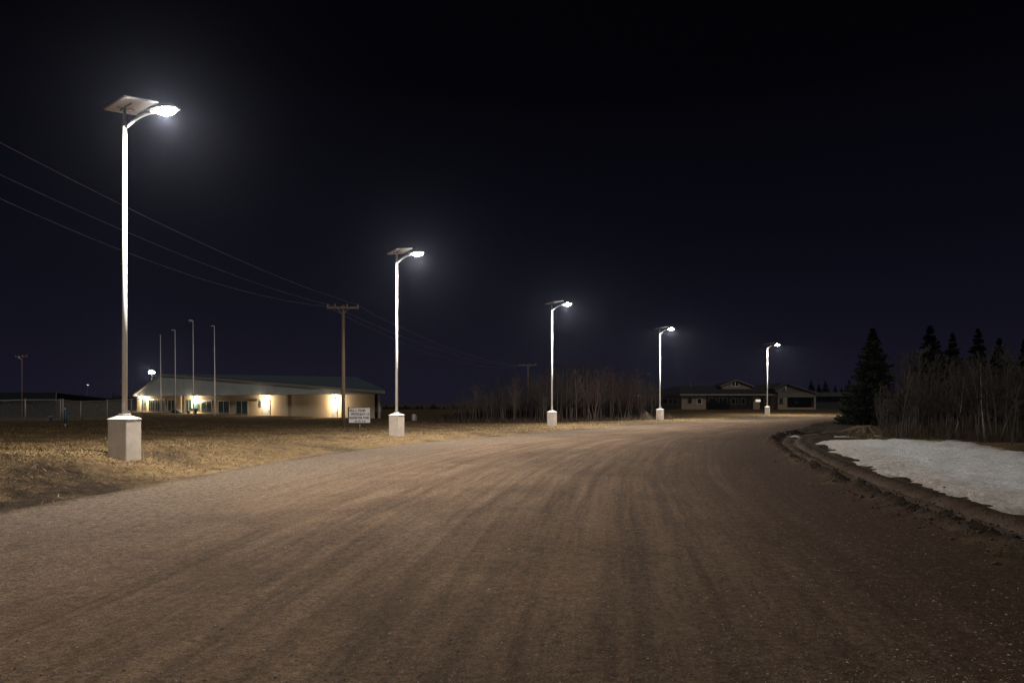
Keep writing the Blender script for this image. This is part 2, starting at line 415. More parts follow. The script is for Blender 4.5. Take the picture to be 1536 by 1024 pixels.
for i_ in range(3): nt.links.new(gn, gc.inputs[i_])
c = mix(nt, 1.0, c, gc.outputs[0], 'MULTIPLY')
nt.links.new(c, b.inputs['Base Color']); b.inputs['Roughness'].default_value = .92; b.inputs['Specular IOR Level'].default_value = .04
hh = mathn(nt, 'ADD', mathn(nt, 'MULTIPLY', mid_, 1.3), mathn(nt, 'ADD', mathn(nt, 'ADD', mathn(nt, 'MULTIPLY', grit, 1.0), mathn(nt, 'MULTIPLY', grit2, .45)), mathn(nt, 'MULTIPLY', lump, 1.1)))
bump(nt, b, hh, .8, .03)
road = np_mesh('road', np.stack([rx, ry, rz], 1), RF, m, {'along': np.stack([uu, vv, uu * 0, uu * 0 + 1], 1)}, True)
tag(road, None, None, None, 'structure')
road_w = 11.0

# ------------------------------------------------------------------ snow
m, nt, b = nodes_of('old_snow'); M['snow'] = m
t = nt.nodes.new('ShaderNodeTexCoord'); P = t.outputs['Object']
a = nt.nodes.new('ShaderNodeAttribute'); a.attribute_name = 'edge'
n1 = noise(nt, 1.2, 5, .65, P); n2 = noise(nt, 9, 5, .7, P); n3 = noise(nt, 40, 3, .7, P)
base = mix(nt, remap(nt, n2, .35, .65), (.80, .81, .83), (.64, .65, .67))
dirt = remap(nt, mathn(nt, 'ADD', a.outputs['Fac'], mathn(nt, 'MULTIPLY', mathn(nt, 'SUBTRACT', n1, .5), 1.6)), .15, 1.5, .9, 0)
base = mix(nt, mathn(nt, 'MULTIPLY', dirt, remap(nt, n2, .3, .6, .35, 1)), base, (.36, .28, .22))
base = mix(nt, remap(nt, n3, .62, .74, 0, .6), base, (.10, .08, .06))
nt.links.new(base, b.inputs['Base Color']); b.inputs['Roughness'].default_value = .6
bump(nt, b, mathn(nt, 'ADD', n3, mathn(nt, 'MULTIPLY', n2, 3)), 1.0, .09)
SNOW = [(10.6, 24), (9.45, 19.9), (8.3, 16.4), (7.35, 13.2), (6.85, 10.9), (6.6, 9.3), (6.65, 8.5), (6.5, 7), (10.2, 6.8), (12.6, 12), (14.3, 19.0), (15.7, 23.0), (13.9, 25.0), (12.2, 25.6)]
BITS = [((13.6, 28.2), .75, .16), ((15.2, 28.4), .3, .12), ((11.7, 28.4), .5, .22), ((15.6, 24.6), .9, .13)]
sgx = np.arange(5.2, 24.5, .085); sgy = np.arange(6, 30, .1)
SX, SY = np.meshgrid(sgx, sgy); px_, py_ = SX.ravel(), SY.ravel()
loop = SNOW + [SNOW[0]]
dpoly = np.abs(sdist(px_, py_, np.array(loop)))
ins = np.zeros(len(px_), bool)
for (ax, ay), (bx, by) in zip(loop[:-1], loop[1:]):
    c_ = ((ay > py_) != (by > py_)) & (px_ < (bx - ax) * (py_ - ay) / (by - ay + 1e-12) + ax); ins ^= c_
sdv = np.where(ins, dpoly, -dpoly) + .75 * fbm(px_ * 1.3, py_ * 1.3, 41) + .45 * fbm(px_ * 4, py_ * 4, 43, 3) - .05
for (cx_, cy_), rr, rr2 in BITS:
    dd = 1 - np.hypot((px_ - cx_) / rr, (py_ - cy_) / (rr2 * 2.2)); sdv = np.maximum(sdv, dd * .16 + .25 * fbm(px_ * 4, py_ * 4, 47, 3))
hsn = height(px_, py_) * .9 + np.clip(sdv * .16, -.08, .10) + .05 * np.clip(sdv, 0, 1) * (fbm(px_ * 2.2, py_ * 2.2, 51) * 2 + 2.2 * fbm(px_ * .7, py_ * .7, 53) + fbm(px_ * 6, py_ * 6, 52, 2)) - .005
nX, nY = len(sgx), len(sgy)
ii = (np.arange(nY - 1)[:, None] * nX + np.arange(nX - 1)[None, :]).ravel()
q = np.stack([ii, ii + 1, ii + 1 + nX, ii + nX], 1); q = q[(sdv[q] > -.25).all(1)]
used = np.unique(q); rm = np.full(len(px_), -1); rm[used] = np.arange(len(used))
sn = np_mesh('snow', np.stack([px_, py_, hsn], 1)[used], rm[q], m, {'edge': np.clip(sdv[used], 0, 2)}, True)
tag(sn, None, None, None, 'structure')
tag(sn, 'patch of old snow melting on the bank inside the bend', None, None, 'structure')

# ------------------------------------------------------------------ loose ground cover (stuff)
def blades(name, x, y, hgt, wid, lean, m, tint, z=None):
    n = len(x); z = height(x, y) if z is None else z
    az = RNG.uniform(0, 2 * math.pi, n); ln = lean * RNG.uniform(.5, 1.2, n); wa = RNG.uniform(0, math.pi, n)
    b0 = np.stack([x - np.cos(wa) * wid, y - np.sin(wa) * wid, z - .01], 1); b1 = np.stack([x + np.cos(wa) * wid, y + np.sin(wa) * wid, z - .01], 1)
    tp = np.stack([x + np.cos(az) * hgt * ln, y + np.sin(az) * hgt * ln, z + hgt * np.clip(1 - .35 * ln, .12, 1)], 1)
    V = np.stack([b0, b1, tp], 1).reshape(-1, 3); F = np.arange(3 * n).reshape(-1, 3)
    return tag(np_mesh(name, V, F, m, {'tint': np.repeat(tint, 3)}), None, None, None, 'stuff')
def scatter_px(n, px0, px1, y0, y1, p=1.0):
    """points spread evenly over the picture's width and by distance"""
    Y = 1 / RNG.uniform(1 / y1 ** p, 1 / y0 ** p, n) ** (1 / p); X = (RNG.uniform(px0, px1, n) - CX) / FPX * Y
    return X, Y
# dry grass on the verge
X, Y = scatter_px(230000, -60, 1230, 7.5, 60)
d = sdist(X, Y, LE4, 1); f = fbm(X * .55, Y * .55, 61); k = (d > RNG.uniform(-.25, 1.3, len(d)) + .5 * fbm(X, Y, 62)) & (f > RNG.uniform(-.30, .12, len(d))) & (RNG.random(len(d)) > dimmed_soil_mask(X, Y, d) * 1.02)
X, Y, f = X[k], Y[k], f[k]; n = len(X)
dg = blades('dry_grass', X, Y, RNG.uniform(.03, .085, n) * (1 + .012 * Y), .004 + .00028 * Y, 1.5, M['blade'], np.clip(RNG.normal(.42, .22, n) + f * .9, 0, 1))
# taller dead brush at the foot of the woods
X, Y = scatter_px(16000, 655, 1010, 52, 72)
k = sdist(X, Y, LE4, 1) > 3.0; X, Y = X[k], Y[k]; n = len(X)
k2 = RNG.random(n) < .3 + 1.5 * np.clip(fbm(X * .35, Y * .35, 66) + .1, 0, 1); X, Y = X[k2], Y[k2]; n = len(X)
blades('undergrowth', X, Y, RNG.uniform(.12, .55, n) * (.5 + RNG.random(n)), .02, .7, M['brush'], np.clip(RNG.normal(.42, .25, n), 0, 1))
X, Y = scatter_px(9000, 662, 985, 70, 95); top_ = np.interp(X / Y * FPX + CX, [662, 700, 760, 850, 940, 985], [.6, 1.5, 3.0, 3.9, 3.2, 2.2])
blades('woods_interior', X, Y, top_ * RNG.uniform(.3, 1.0, len(X)), .028, .16, M['brush'], np.clip(RNG.normal(.08, .12, len(X)), 0, 1))
# thicket floor at the right
X, Y = scatter_px(15000, 1325, 1720, 23.5, 42)
k = Y > np.interp(X / Y * FPX + CX, [1320, 1460, 1540, 1720], [27, 24.4, 20.8, 18]); X, Y = X[k], Y[k]; n = len(X)
blades('thicket_undergrowth', X, Y, RNG.uniform(.12, .75, n), .009, .6, M['brush'], np.clip(RNG.normal(.3, .22, n), 0, 1))
# mossy grass at the end of the snow
X, Y = scatter_px(9000, 1200, 1420, 25, 44); d = sdist(X, Y, RE4, -1)
k = (d > 2.6 + RNG.uniform(-.3, .8, len(d))) & (np.abs(sdist(X, Y, TRACK, 1)) > .9); X, Y = X[k], Y[k]; n = len(X)
blades('mossy_grass', X, Y, RNG.uniform(.04, .16, n), .009, 1.0, M['moss'], np.clip(RNG.normal(.5, .28, n), 0, 1))

OCT = np.array([[1, 0, 0], [0, 1, 0], [-1, 0, 0], [0, -1, 0], [0, 0, 1], [0, 0, -1]], float)
OF = np.array([[0, 1, 4], [1, 2, 4], [2, 3, 4], [3, 0, 4], [1, 0, 5], [2, 1, 5], [3, 2, 5], [0, 3, 5]])
def pebbles(name, x, y, z, size, m, tint, flat=.6):
    n = len(x); a = RNG.uniform(0, 2 * math.pi, n); J = OCT[None] * RNG.uniform(.55, 1.25, (n, 6, 1)) + RNG.normal(0, .16, (n, 6, 3))
    J[..., 2] *= flat; ca, sa = np.cos(a)[:, None], np.sin(a)[:, None]
    Xr = J[..., 0] * ca - J[..., 1] * sa; Yr = J[..., 0] * sa + J[..., 1] * ca
    V = np.stack([Xr * size[:, None] + x[:, None], Yr * size[:, None] + y[:, None], J[..., 2] * size[:, None] + (z + size * flat * .05)[:, None]], 2).reshape(-1, 3)
    F = (OF[None] + 6 * np.arange(n)[:, None, None]).reshape(-1, 3)
    return tag(np_mesh(name, V, F, m, {'tint': np.repeat(tint, 6)}), None, None, None, 'stuff')
from mathutils.bvhtree import BVHTree
bv = BVHTree.FromPolygons(np.stack([rx, ry, rz], 1).tolist(), RF.tolist())
X, Y = scatter_px(60000, -80, 1600, 3.2, 22, 1.3)
dl_, dr_ = sdist(X, Y, LE4, 1), sdist(X, Y, RE4, -1)
uw = -dl_ / np.maximum(-dl_ - dr_, .1)
k = (dl_ < .6) & (dr_ < .1) & (RNG.random(len(X)) < np.clip(.20 + .5 * ss(.30, .02, uw) + .5 * np.clip(fbm(X * .6, Y * .6, 71), 0, 1), 0, 1))
X, Y = X[k], Y[k]; n = len(X)
zz = np.empty(n)
for i in range(n):
    hit = bv.ray_cast(Vector((X[i], Y[i], 5)), Vector((0, 0, -1)))[0]; zz[i] = hit.z if hit else np.nan
bad = np.isnan(zz)
if bad.any(): zz[bad] = height(X[bad], Y[bad])
pebbles('gravel', X, Y, zz, np.clip(RNG.lognormal(-5.45, .45, n), .0018, .016), M['stone'], np.clip(RNG.normal(.55, .22, n), 0, 1))
# mud clods thrown up along the shoulder
tt = RNG.integers(12, len(RE) - 50, 5200); o_ = np.abs(RNG.normal(.3, .4, 5200)) * RNG.choice([1, 1, 1, -.12], 5200)
tg = np.gradient(RE, axis=0); tg /= np.hypot(tg[:, 0], tg[:, 1])[:, None]
X = RE[tt, 0] + tg[tt, 1] * o_ + RNG.normal(0, .3, 5200); Y = RE[tt, 1] - tg[tt, 0] * o_ + RNG.normal(0, .5, 5200)
pebbles('mud_clods', X, Y, height(X, Y), np.clip(RNG.lognormal(-4.2, .5, 5200), .005, .05), M['clod'], np.clip(RNG.normal(.4, .25, 5200), 0, 1), .7)

# crumbs of dirt along the ragged front of the snow
kk = np.where((sdv > .02) & (sdv < 1.1) & (px_ < 15) & (RNG.random(len(px_)) < .022 * np.exp(-np.clip(sdv, 0, 2) * 3)))[0]
pebbles('snow_dirt', px_[kk] + RNG.normal(0, .05, len(kk)), py_[kk] + RNG.normal(0, .05, len(kk)), hsn[kk], np.clip(RNG.lognormal(-4.3, .5, len(kk)), .006, .04), M['clod'], np.clip(RNG.normal(.4, .25, len(kk)), 0, 1), .6)

# ------------------------------------------------------------------ solar street lamps
def street_optic(l):
    """the asymmetric throw of a road luminaire: most light towards the road side (+X of the lamp), little towards the back"""
    l.use_nodes = True; nt = l.node_tree; em = nt.nodes['Emission']
    t = nt.nodes.new('ShaderNodeTexCoord'); s = nt.nodes.new('ShaderNodeSeparateXYZ'); nt.links.new(t.outputs['Normal'], s.inputs[0])
    r = nt.nodes.new('ShaderNodeMapRange'); r.interpolation_type = 'SMOOTHSTEP'
    for i, v in enumerate((-1.0, .50, .32, 1.0)): r.inputs[i + 1].default_value = v
    nt.links.new(s.outputs['X'], r.inputs[0])
    z = remap(nt, mathn(nt, 'ABSOLUTE', s.outputs['Z']), .18, .80, .40, 1.0)      # less at high angles, as cut-off optics do
    nt.links.new(mathn(nt, 'MULTIPLY', r.outputs[0], z), em.inputs['Strength'])
GL = 'solar street lamps along the gravel road'
def street_lamp(px, py_head, hpx, rot, label, panel_az):
    Y = 7.0 * FPX / hpx; X = (px - CX) / FPX * Y
    z = hz(X, Y) + .03
    head_z = EYE - (py_head - HY) / FPX * Y - z            # head above the ground here
    r = thing('street_lamp', label, 'street lamp', (X, Y, z), R(rot), GL)
    hb, w_ = .74, .216
    base = MB()
    base.box(-w_, -w_, -.25, w_, w_, hb)
    base.build('concrete_base', M['white_paint'], r, .018)
    cap = MB(); n = 0; e = w_ + .006
    cap.v = [(-e, -e, hb + .002), (e, -e, hb + .002), (e, e, hb + .002), (-e, e, hb + .002), (-e, -e, hb + .03), (e, -e, hb + .03), (e, e, hb + .03), (-e, e, hb + .03),
             (-.09, -.09, hb + .095), (.09, -.09, hb + .095), (.09, .09, hb + .095), (-.09, .09, hb + .095)]
    cap.f = [(0, 3, 2, 1), (0, 1, 5, 4), (1, 2, 6, 5), (2, 3, 7, 6), (3, 0, 4, 7), (4, 5, 9, 8), (5, 6, 10, 9), (6, 7, 11, 10), (7, 4, 8, 11), (8, 9, 10, 11)]
    cap.build('base_cap', M['white_paint'], r, .008)
    fl = MB(); fl.tube([(0, 0, hb + .10), (0, 0, hb + .135)], .11, 16); fl.build('flange', M['pole'], r)
    jt = head_z - .30
    pole = MB(); pole.tube([(0, 0, hb + .1), (0, 0, hb + 2.4), (0, 0, jt)], [.052, .047, .038], 20); p = pole.build('pole', M['pole'], r, 0, True)
    for zc in (hb + .8, hb + 3.2):
        q = MB(); q.tube([(-.050, -.02, zc), (-.075, -.03, zc)], .011, 8); q.build('bolt', M['housing'], p)
    st = MB(); st.tube([(0, 0, jt - .02), (0, 0, head_z + .08)], .03, 14); st.build('panel_stem', M['housing'], r, 0, True)
    ar = MB(); pts = []
    for k in range(9):
        t_ = k / 8; pts.append((.02 + .66 * t_, 0, jt - .03 + .27 * math.sin(t_ * math.pi / 2) ** .9))
    ar.tube(pts + [(.78, 0, jt + .25)], .030, 12); ar.build('arm', M['pole'], r, 0, True)
    # head: shallow tapered housing with a lens underneath
    hx0, hx1, zc = .56, 1.23, head_z - .03
    hd = MB(); prof = [(hx0, .07, .035), (hx0 + .10, .115, .06), (hx0 + .3, .14, .075), (hx1 - .1, .13, .06), (hx1, .085, .03)]
    rings = []
    for x, wy, hh_ in prof:
        n = len(hd.v); rings.append(n)
        hd.v += [(x, -wy, zc), (x, -wy * .8, zc + hh_), (x, wy * .8, zc + hh_), (x, wy, zc)]
    for a_, b_ in zip(rings[:-1], rings[1:]):
        for i in range(4):
            j = (i + 1) % 4; hd.f.append((a_ + i, a_ + j, b_ + j, b_ + i))
    hd.f += [tuple(rings[0] + i for i in (3, 2, 1, 0)), tuple(rings[-1] + i for i in range(4))]
    h = hd.build('lamp_head', M['housing'], r, .006)
    MB().box(.50, -.06, zc - .05, .64, .06, zc - .002).build('arm_clamp', M['housing'], h, .012)  # small clamp where the arm meets the head
    ln = MB(); ln.ball((.955, 0, zc - .012), .22, .13, .10, 20, 10); lo = ln.build('lens', M['led'], h, 0, True)
    lo.visible_shadow = True
    sl_ = bpy.data.lights.new('lamp_light', 'SPOT'); sl_.energy = LAMP_W; sl_.color = (1.0, .92, .82); street_optic(sl_); sl_.spot_size = R(174); sl_.spot_blend = .08; sl_.shadow_soft_size = .05
    so_ = bpy.data.objects.new('lamp_light', sl_); COL.objects.link(so_); so_.parent = h; so_.location = (.96, 0, zc - .17)
    # solar panel, nearly level, turned to the south
    pr = R(panel_az - rot)
    pn = Vector((0, 0, head_z + .115))
    bx = Vector((math.cos(pr), math.sin(pr), .04)).normalized(); ax = Vector((-math.sin(pr), math.cos(pr), .16)).normalized(); nz = bx.cross(ax)
    if nz.z < 0: nz = -nz
    cen = pn + bx * .12 + ax * .07
    def quad(o_, hb_, ha_): return [cen + o_ * nz + bx * sx_ * hb_ + ax * sy_ * ha_ for sx_, sy_ in ((-1, -1), (1, -1), (1, 1), (-1, 1))]
    pa = MB(); pa.slab(quad(.0, .43, .32), nz * .012); po = pa.build('solar_panel', M['panel_back'], r)
    ce = MB(); ce.slab(quad(.0145, .42, .31), nz * .004); ce.build('cells', M['panel_cell'], po)
    fr = MB(); Q = quad(-.012, .44, .33)
    for i in range(4):
        a_, b_ = Q[i], Q[(i + 1) % 4]; fr.tube([a_, b_], .019, 4)
    fr.build('frame', M['alu'], po)
    br = MB(); br.tube([pn - nz * .02 - bx * .2, pn - nz * .02 + bx * .28], .016, 6); br.tube([pn - nz * .04 - ax * .15, pn - nz * .04 + ax * .2], .016, 6); br.build('bracket', M['housing'], po)
    return r
street_lamp(187, 168, 512, -10.9, 'tall solar street lamp on a white block, closest to the camera on the grass verge', -36)
street_lamp(595, 382, 273, -25, 'solar street lamp on a white block just beyond the white lettered sign', -56)
street_lamp(828, 457, 182, -28, 'solar street lamp on a concrete block in front of the bare woods', -58)
street_lamp(990, 494, 137, -42, 'solar street lamp near the end of the dark bungalow, where the woods stop', -60)
street_lamp(1151, 517, 105, -28, 'smallest solar street lamp, in front of the dark bungalow porch', -60)

# ------------------------------------------------------------------ power line
def utility_pole(px, py_top, Y, label, arm_az, arm_len, tilt=0.0, k=1.0):
    X = (px - CX) / FPX * Y; z = hz(X, Y); top = EYE - (py_top - HY) / FPX * Y - z
    r = thing('utility_pole', label, 'utility pole', (X, Y, z), arm_az, 'wooden utility poles')
    p = MB(); p.tube([(tilt * .0, 0, -.3), (tilt * .5, 0, top * .5), (tilt, 0, top)], [.118 * k, .105 * k, .085 * k], 12); p.build('pole', M['wood_pole'], r, 0, True)
    c = MB(); c.box(tilt - arm_len / 2, -.17, top - .22, tilt + arm_len / 2, -.07, top - .09); co = c.build('crossarm', M['wood_pole'], r)
    for s_ in (-1, 1):
        bb = MB(); bb.tube([(tilt + s_ * .09, -.12, top - .5), (tilt + s_ * .34, -.175, top - .2)], .011, 4); bb.build('brace', M['alu'], r)
    for q in (-.47, -.24, .13, .46):
        i = MB(); i.tube([(tilt + q * arm_len, -.12, top - .09), (tilt + q * arm_len, -.12, top - .02), (tilt + q * arm_len, -.12, top + .02), (tilt + q * arm_len, -.12, top + .07)], [.02, .045, .03, .04], 8)
        i.build('insulator', M['insulator'], co)
    return r, Vector((X, Y, z + top))
p1, T1 = utility_pole(515, 458, 42, 'weathered wooden utility pole beside the white sign', R(3), 1.95)
p2, T2 = utility_pole(792, 546, 92, 'thin utility pole standing against the bare woods', R(-4), 2.3, 0, .85)
p3, T3 = utility_pole(33, 533, 88, 'dark slender utility pole behind the chain-link fence', R(-6), 1.7, 0, .6)
MB().build  # noqa
def hang(pa, pb, obs, n=28, ext=0.0):
    """points of a cable from pa towards pb (plan), its height a parabola through the observed sight lines"""
    S, Z = [], []
    for px, py in obs:
        k_ = (px - CX) / FPX; dx, dy = pb[0] - pa[0], pb[1] - pa[1]
        s_ = (k_ * pa[1] - pa[0]) / (dx - k_ * dy); Yq = pa[1] + s_ * dy; S.append(s_); Z.append(EYE - (py - HY) / FPX * Yq)
    c_ = np.polyfit(S, Z, min(2, len(S) - 1))
    return [(pa[0] + (pb[0] - pa[0]) * s_, pa[1] + (pb[1] - pa[1]) * s_, float(np.polyval(c_, s_))) for s_ in np.linspace(0, 1 + ext, n)]
def arm_pt(T, frac, ln, az): return (T.x + math.cos(az) * frac * ln, T.y + math.sin(az) * frac * ln - .12)
WIRES = [(.46, 18.6, [(536, 457), (325, 375), (0, 214)], [(538, 460), (666, 520), (734, 540), (797, 548)], .46, 'highest of the three cables crossing the sky to the pole by the sign'),
         (-.24, 20.3, [(503, 459.5), (183, 345), (0, 262)], [(503, 460), (640, 520), (722, 540.5), (788, 548)], 0.13, 'middle of the three cables crossing the sky to the pole by the sign'),
         (-.47, 21.8, [(492, 459.5), (338, 429), (0, 298)], [(492, 460), (640, 529), (717, 547.3), (782, 548.5)], -.24, 'lowest and most sagging of the three cables to the pole by the sign')]
for fr_, Y0, o1, o2, fr2, lab in WIRES:
    a1 = arm_pt(T1, fr_, 1.95, R(3)); a2 = arm_pt(T2, fr2, 2.3, R(-4))
    e0 = ((0 - CX) / FPX * Y0, Y0)
    A = hang(a1, e0, o1, 34, 1.1); B = hang(a1, a2, o2, 26)
    B[0] = A[0]
    B[-1] = (a2[0], a2[1], T2.z + .07)
    mb = MB(); mb.tube(A[::-1] + B[1:], [.0052] * len(A) + [.0052 + .004 * i / len(B) for i in range(1, len(B))], 5); tag(mb.build('power_line', M['wire']), lab, 'cable', 'power lines on the wooden poles')

# ------------------------------------------------------------------ white sign
Y = 40.0; q = at(539.5, 622.5, Y); gz_ = hz(q.x, q.y)
sg = thing('notice_sign', 'white sign board with handwritten black lettering on a thin post by the utility pole', 'sign', (q.x, Y, gz_), R(4))
wz, sw, sh = q.z - gz_, 33 * Y / FPX / 2, 24 * Y / FPX / 2
MB().box(-sw + .03, -.02, wz - sh + .03, sw - .03, .02, wz + sh - .03).build('board', M['white'], sg)
fr = MB(); fr.box(-sw - .03, -.045, wz - sh, -sw + .03, .03, wz + sh); fr.box(sw - .03, -.045, wz - sh, sw, .03, wz + sh); fr.box(-sw + .032, -.043, wz - sh - .03, sw - .032, .028, wz - sh + .03); fr.box(-sw + .032, -.043, wz + sh - .03, sw - .032, .028, wz + sh)
fr.build('frame', M['black'], sg)
lip = MB(); lip.box(-sw + .03, -.06, wz - sh + .034, sw - .03, -.022, wz - sh + .075); lip.build('ledge', M['white'], sg)
MB().box(-.02, .032, -.2, .03, .07, wz + sh * .5).build('post', M['trim'], sg)
def letters(txt, x, z, size, parent, y):
    cu = bpy.data.curves.new('lettering', 'FONT'); cu.body = txt; cu.size = size; cu.align_x = 'CENTER'; cu.extrude = .002; cu.offset = .006
    o = bpy.data.objects.new('tmp', cu); COL.objects.link(o); me = bpy.data.meshes.new_from_object(o); COL.objects.unlink(o); bpy.data.objects.remove(o)
    me.materials.clear(); me.materials.append(M['black'])
    k = bpy.data.objects.new('lettering', me); COL.objects.link(k); k.parent = parent; k.location = (x, y, z); k.rotation_euler = (R(90), 0, 0)
    return k
for i, (txt, dx) in enumerate((('ALL I, TEAM', -.12), ('PRTECEAT-13', .04), ('REGISTER FOR', -.02), ('RUN AA', .04))):
    letters(txt, dx, wz + sh - .25 - i * .215, .175, sg, -.0245)

# ------------------------------------------------------------------ facades
class Facade:
    """vertical plane through two sight-line points; pt() turns a photo point into (along, height) on it"""
    def __init__(s, pxL, YL, pxR, YR, z0):
        s.A = Vector(((pxL - CX) / FPX * YL, YL)); s.B = Vector(((pxR - CX) / FPX * YR, YR)); s.d = (s.B - s.A).normalized(); s.n = Vector((-s.d.y, s.d.x)); s.z0 = z0
        s.rot = math.atan2(s.d.y, s.d.x)
    def pt(s, px, py, off=0.0):
        k = (px - CX) / FPX; P0 = s.A + s.n * off
        t = (k * P0.y - P0.x) / (s.d.x - k * s.d.y); Yq = P0.y + s.d.y * t
        return t, EYE - (py - HY) / FPX * Yq - s.z0
    def loc(s, X, Y): v = Vector((X, Y)) - s.A; return v.dot(s.d), v.dot(s.n)

def window(parent, F, px0, px1, py0, py1, off=0.0, mull=(.5,), frame='frame_grey', glass='glass', fw=.08, cross=False):
    (x0, za), (x1, zb) = F.pt(px0, py0, off), F.pt(px1, py1, off); z1 = max(za, F.pt(px1, py0, off)[1]) * .5 + .5 * za; z0 = zb
    f = MB(); y = off
    f.box(x0, y - .07, z0, x0 + fw, y - .002, z1); f.box(x1 - fw, y - .07, z0, x1, y - .002, z1)
    f.box(x0 + fw, y - .068, z1 - fw, x1 - fw, y - .004, z1); f.box(x0 + fw, y - .068, z0, x1 - fw, y - .004, z0 + fw)
    for m_ in mull:
        c = x0 + (x1 - x0) * m_; f.box(c - fw * .6, y - .066, z0 + fw, c + fw * .6, y - .006, z1 - fw)
    o = f.build('window', M[frame], parent)
    MB().box(x0 + fw * .5, y - .035, z0 + fw * .5, x1 - fw * .5, y - .009, z1 - fw * .5).build('pane', M[glass], o)
    return o

# ---- long cream hall with the blue-grey gable
Fh = Facade(200, 143, 577, 87, -1.15)
hall = thing('community_hall', 'long cream hall with blue-grey gable cladding and dark blue metal roof', 'building', (Fh.A.x, Fh.A.y, Fh.z0), Fh.rot)
EZ = 3.45                                                     # eave height in the hall's own frame
sL, _ = Fh.pt(205.5, 600); sR, _ = Fh.pt(562, 600); sRec0, _ = Fh.pt(271, 600); sRec1, _ = Fh.pt(275.5, 600)
DEP = 26
wl = MB(); wl.box(sL, 0, -1.5, sRec0, DEP, EZ); wl.box(sRec0 - .0, .9, -1.5, sRec1 + .0, DEP - .1, EZ - .01); wl.slab([(sRec1, .004, -1.5), (sR, .004, -1.5), (sR - 1.5 * DEP, DEP + .004, -1.5), (sRec1, DEP + .004, -1.5)], (0, 0, EZ + 1.496)); wl.build('wall', M['stucco'], hall)
OH = -1.0
(xl, zl), (xa, za), (xr, zr) = Fh.pt(200, 588.5, OH), Fh.pt(241, 563.5, OH), Fh.pt(577, 591.5, OH)
gb = MB(); gb.slab([(xl + .3, OH, EZ + .02), (xr - .4, OH, EZ + .02), (xr - .4, OH, EZ + .12), (xa, OH, za - .1), (xl + .3, OH, EZ + .12)], (0, .18, 0)); gb.build('gable_panel', M['gable'], hall)
sf = MB(); sf.box(xl + .4, OH + .19, EZ + .015, xr - 2.6, 1.6, EZ + .1); sf.build('soffit', M['dark_trim'], hall)
tr = MB()
for (ax_, az_), (bx_, bz_) in (((xl, EZ + .05), (xa, za)), ((xa, za), (xr, EZ + .05))):
    tr.slab([(ax_, OH - .12, az_), (bx_, OH - .12, bz_), (bx_, OH - .12, bz_ + .34), (ax_, OH - .12, az_ + .34)], (0, .117, 0))
tr.build('rake_trim', M['trim'], hall)
YA = Fh.A.y + Fh.d.y * xa + Fh.n.y * OH
Yc = (za + Fh.z0 - EYE) * FPX / 31.5; xc, yc = Fh.loc((535 - CX) / FPX * Yc, Yc)
rf = MB(); zt = za + .36; ze = EZ + .40
A_, B_, C_, L_ = (xa, OH - .05, zt), (xr + .1, OH - .05, ze), (xc, yc, zt), (xl - .1, OH - .05, ze)
def back_pt(px, Y, z): return Fh.loc((px - CX) / FPX * Y, Y) + (z,)
Bb, Lb = back_pt(540, Yc + 12, ze), back_pt(330, Yc + 30, ze)
for P_ in ([A_, B_, C_], [B_, Bb, C_], [L_, A_, Lb], [A_, C_, Lb], [C_, Bb, Lb]): rf.slab(P_, (0, 0, .12))
rf.build('roof', M['roof_blue'], hall)
for a_, b_, c_, d_ in ((213, 220, 598.5, 615.5), (223.5, 232, 598.5, 616), (233.5, 242, 598.5, 616), (243.5, 248, 598.5, 615.5)):
    window(hall, Fh, a_, b_, c_, d_, 0, (.35, .7), 'frame_grey')
window(hall, Fh, 252, 262.5, 598.8, 616.3, 0, (.5,), 'frame_grey')
for a_, b_, c_, d_, mu in ((279, 288, 599, 616.3, (.5,)), (291, 300, 604.5, 616.5, ()), (302.3, 318, 600.2, 618, (.48,)), (328, 344.3, 600.6, 619, (.48,)), (354.3, 372.2, 600.8, 621, (.48,))):
    window(hall, Fh, a_, b_, c_, d_, .004, mu, 'frame_grey')
for a_, b_, c_, d_ in ((392.5, 405.2, 601.3, 623.8), (498.8, 506, 602.5, 627.2)):
    (x0, z1), (x1, z0) = Fh.pt(a_, c_), Fh.pt(b_, d_)
    z1 = min(z1, EZ - .45)
    do = MB().box(x0, -.06, -.3, x1, .002, z1).build('door', M['door'], hall)
    MB().box(x1 - .3, -.14, .95, x1 - .14, -.062, 1.02).build('handle', M['frame_dark'], do)
    dfm = MB(); dfm.box(x0 - .12, -.08, -.3, x0 - .003, .002, z1 + .1); dfm.box(x1 + .003, -.08, -.3, x1 + .12, .002, z1 + .1); dfm.box(x0 - .12, -.078, z1 + .103, x1 + .12, .0, z1 + .2); dfm.build('door_frame', M['trim'], hall)
(x0, z1), (x1, z0) = Fh.pt(388.6, 601), Fh.pt(391.2, 610)
MB().box(x0, -.12, z0, x1, .002, z1).build('notice_board', M['blue'], hall)
(x0, z1), (x1, z0) = Fh.pt(384.5, 599), Fh.pt(390, 601.2)
MB().box(x0, -.5, z0, x1, .002, z1).build('sign_bracket', M['frame_dark'], hall)
(x0, z1) = Fh.pt(431, 594); ds = MB(); ds.tube([(x0, -.08, -.6), (x0, -.08, EZ - .02)], .07, 8); ds.build('downspout', M['trim'], hall)
(x0, z1), (x1, z0) = Fh.pt(562.3, 594), Fh.pt(570, 608)
wr = MB(); wr.slab([(sR - 1.5, 1.2, -1.5), (xr - 4.2, 1.2, -1.5), (xr - 4.2 - 1.5 * 12, 13, -1.5), (sR - 1.5 * 12, 13, -1.5)], (0, 0, EZ + 1.49)); wr.build('wall', M['dark_trim'], hall)
window(hall, Fh, 562.5, 570, 595.5, 608, 1.2, (.5,), 'frame_dark', 'glass_dark')
(x0, z1), (x1, z0) = Fh.pt(563, 610.5, 1.0), Fh.pt(570, 617.5, 1.0)
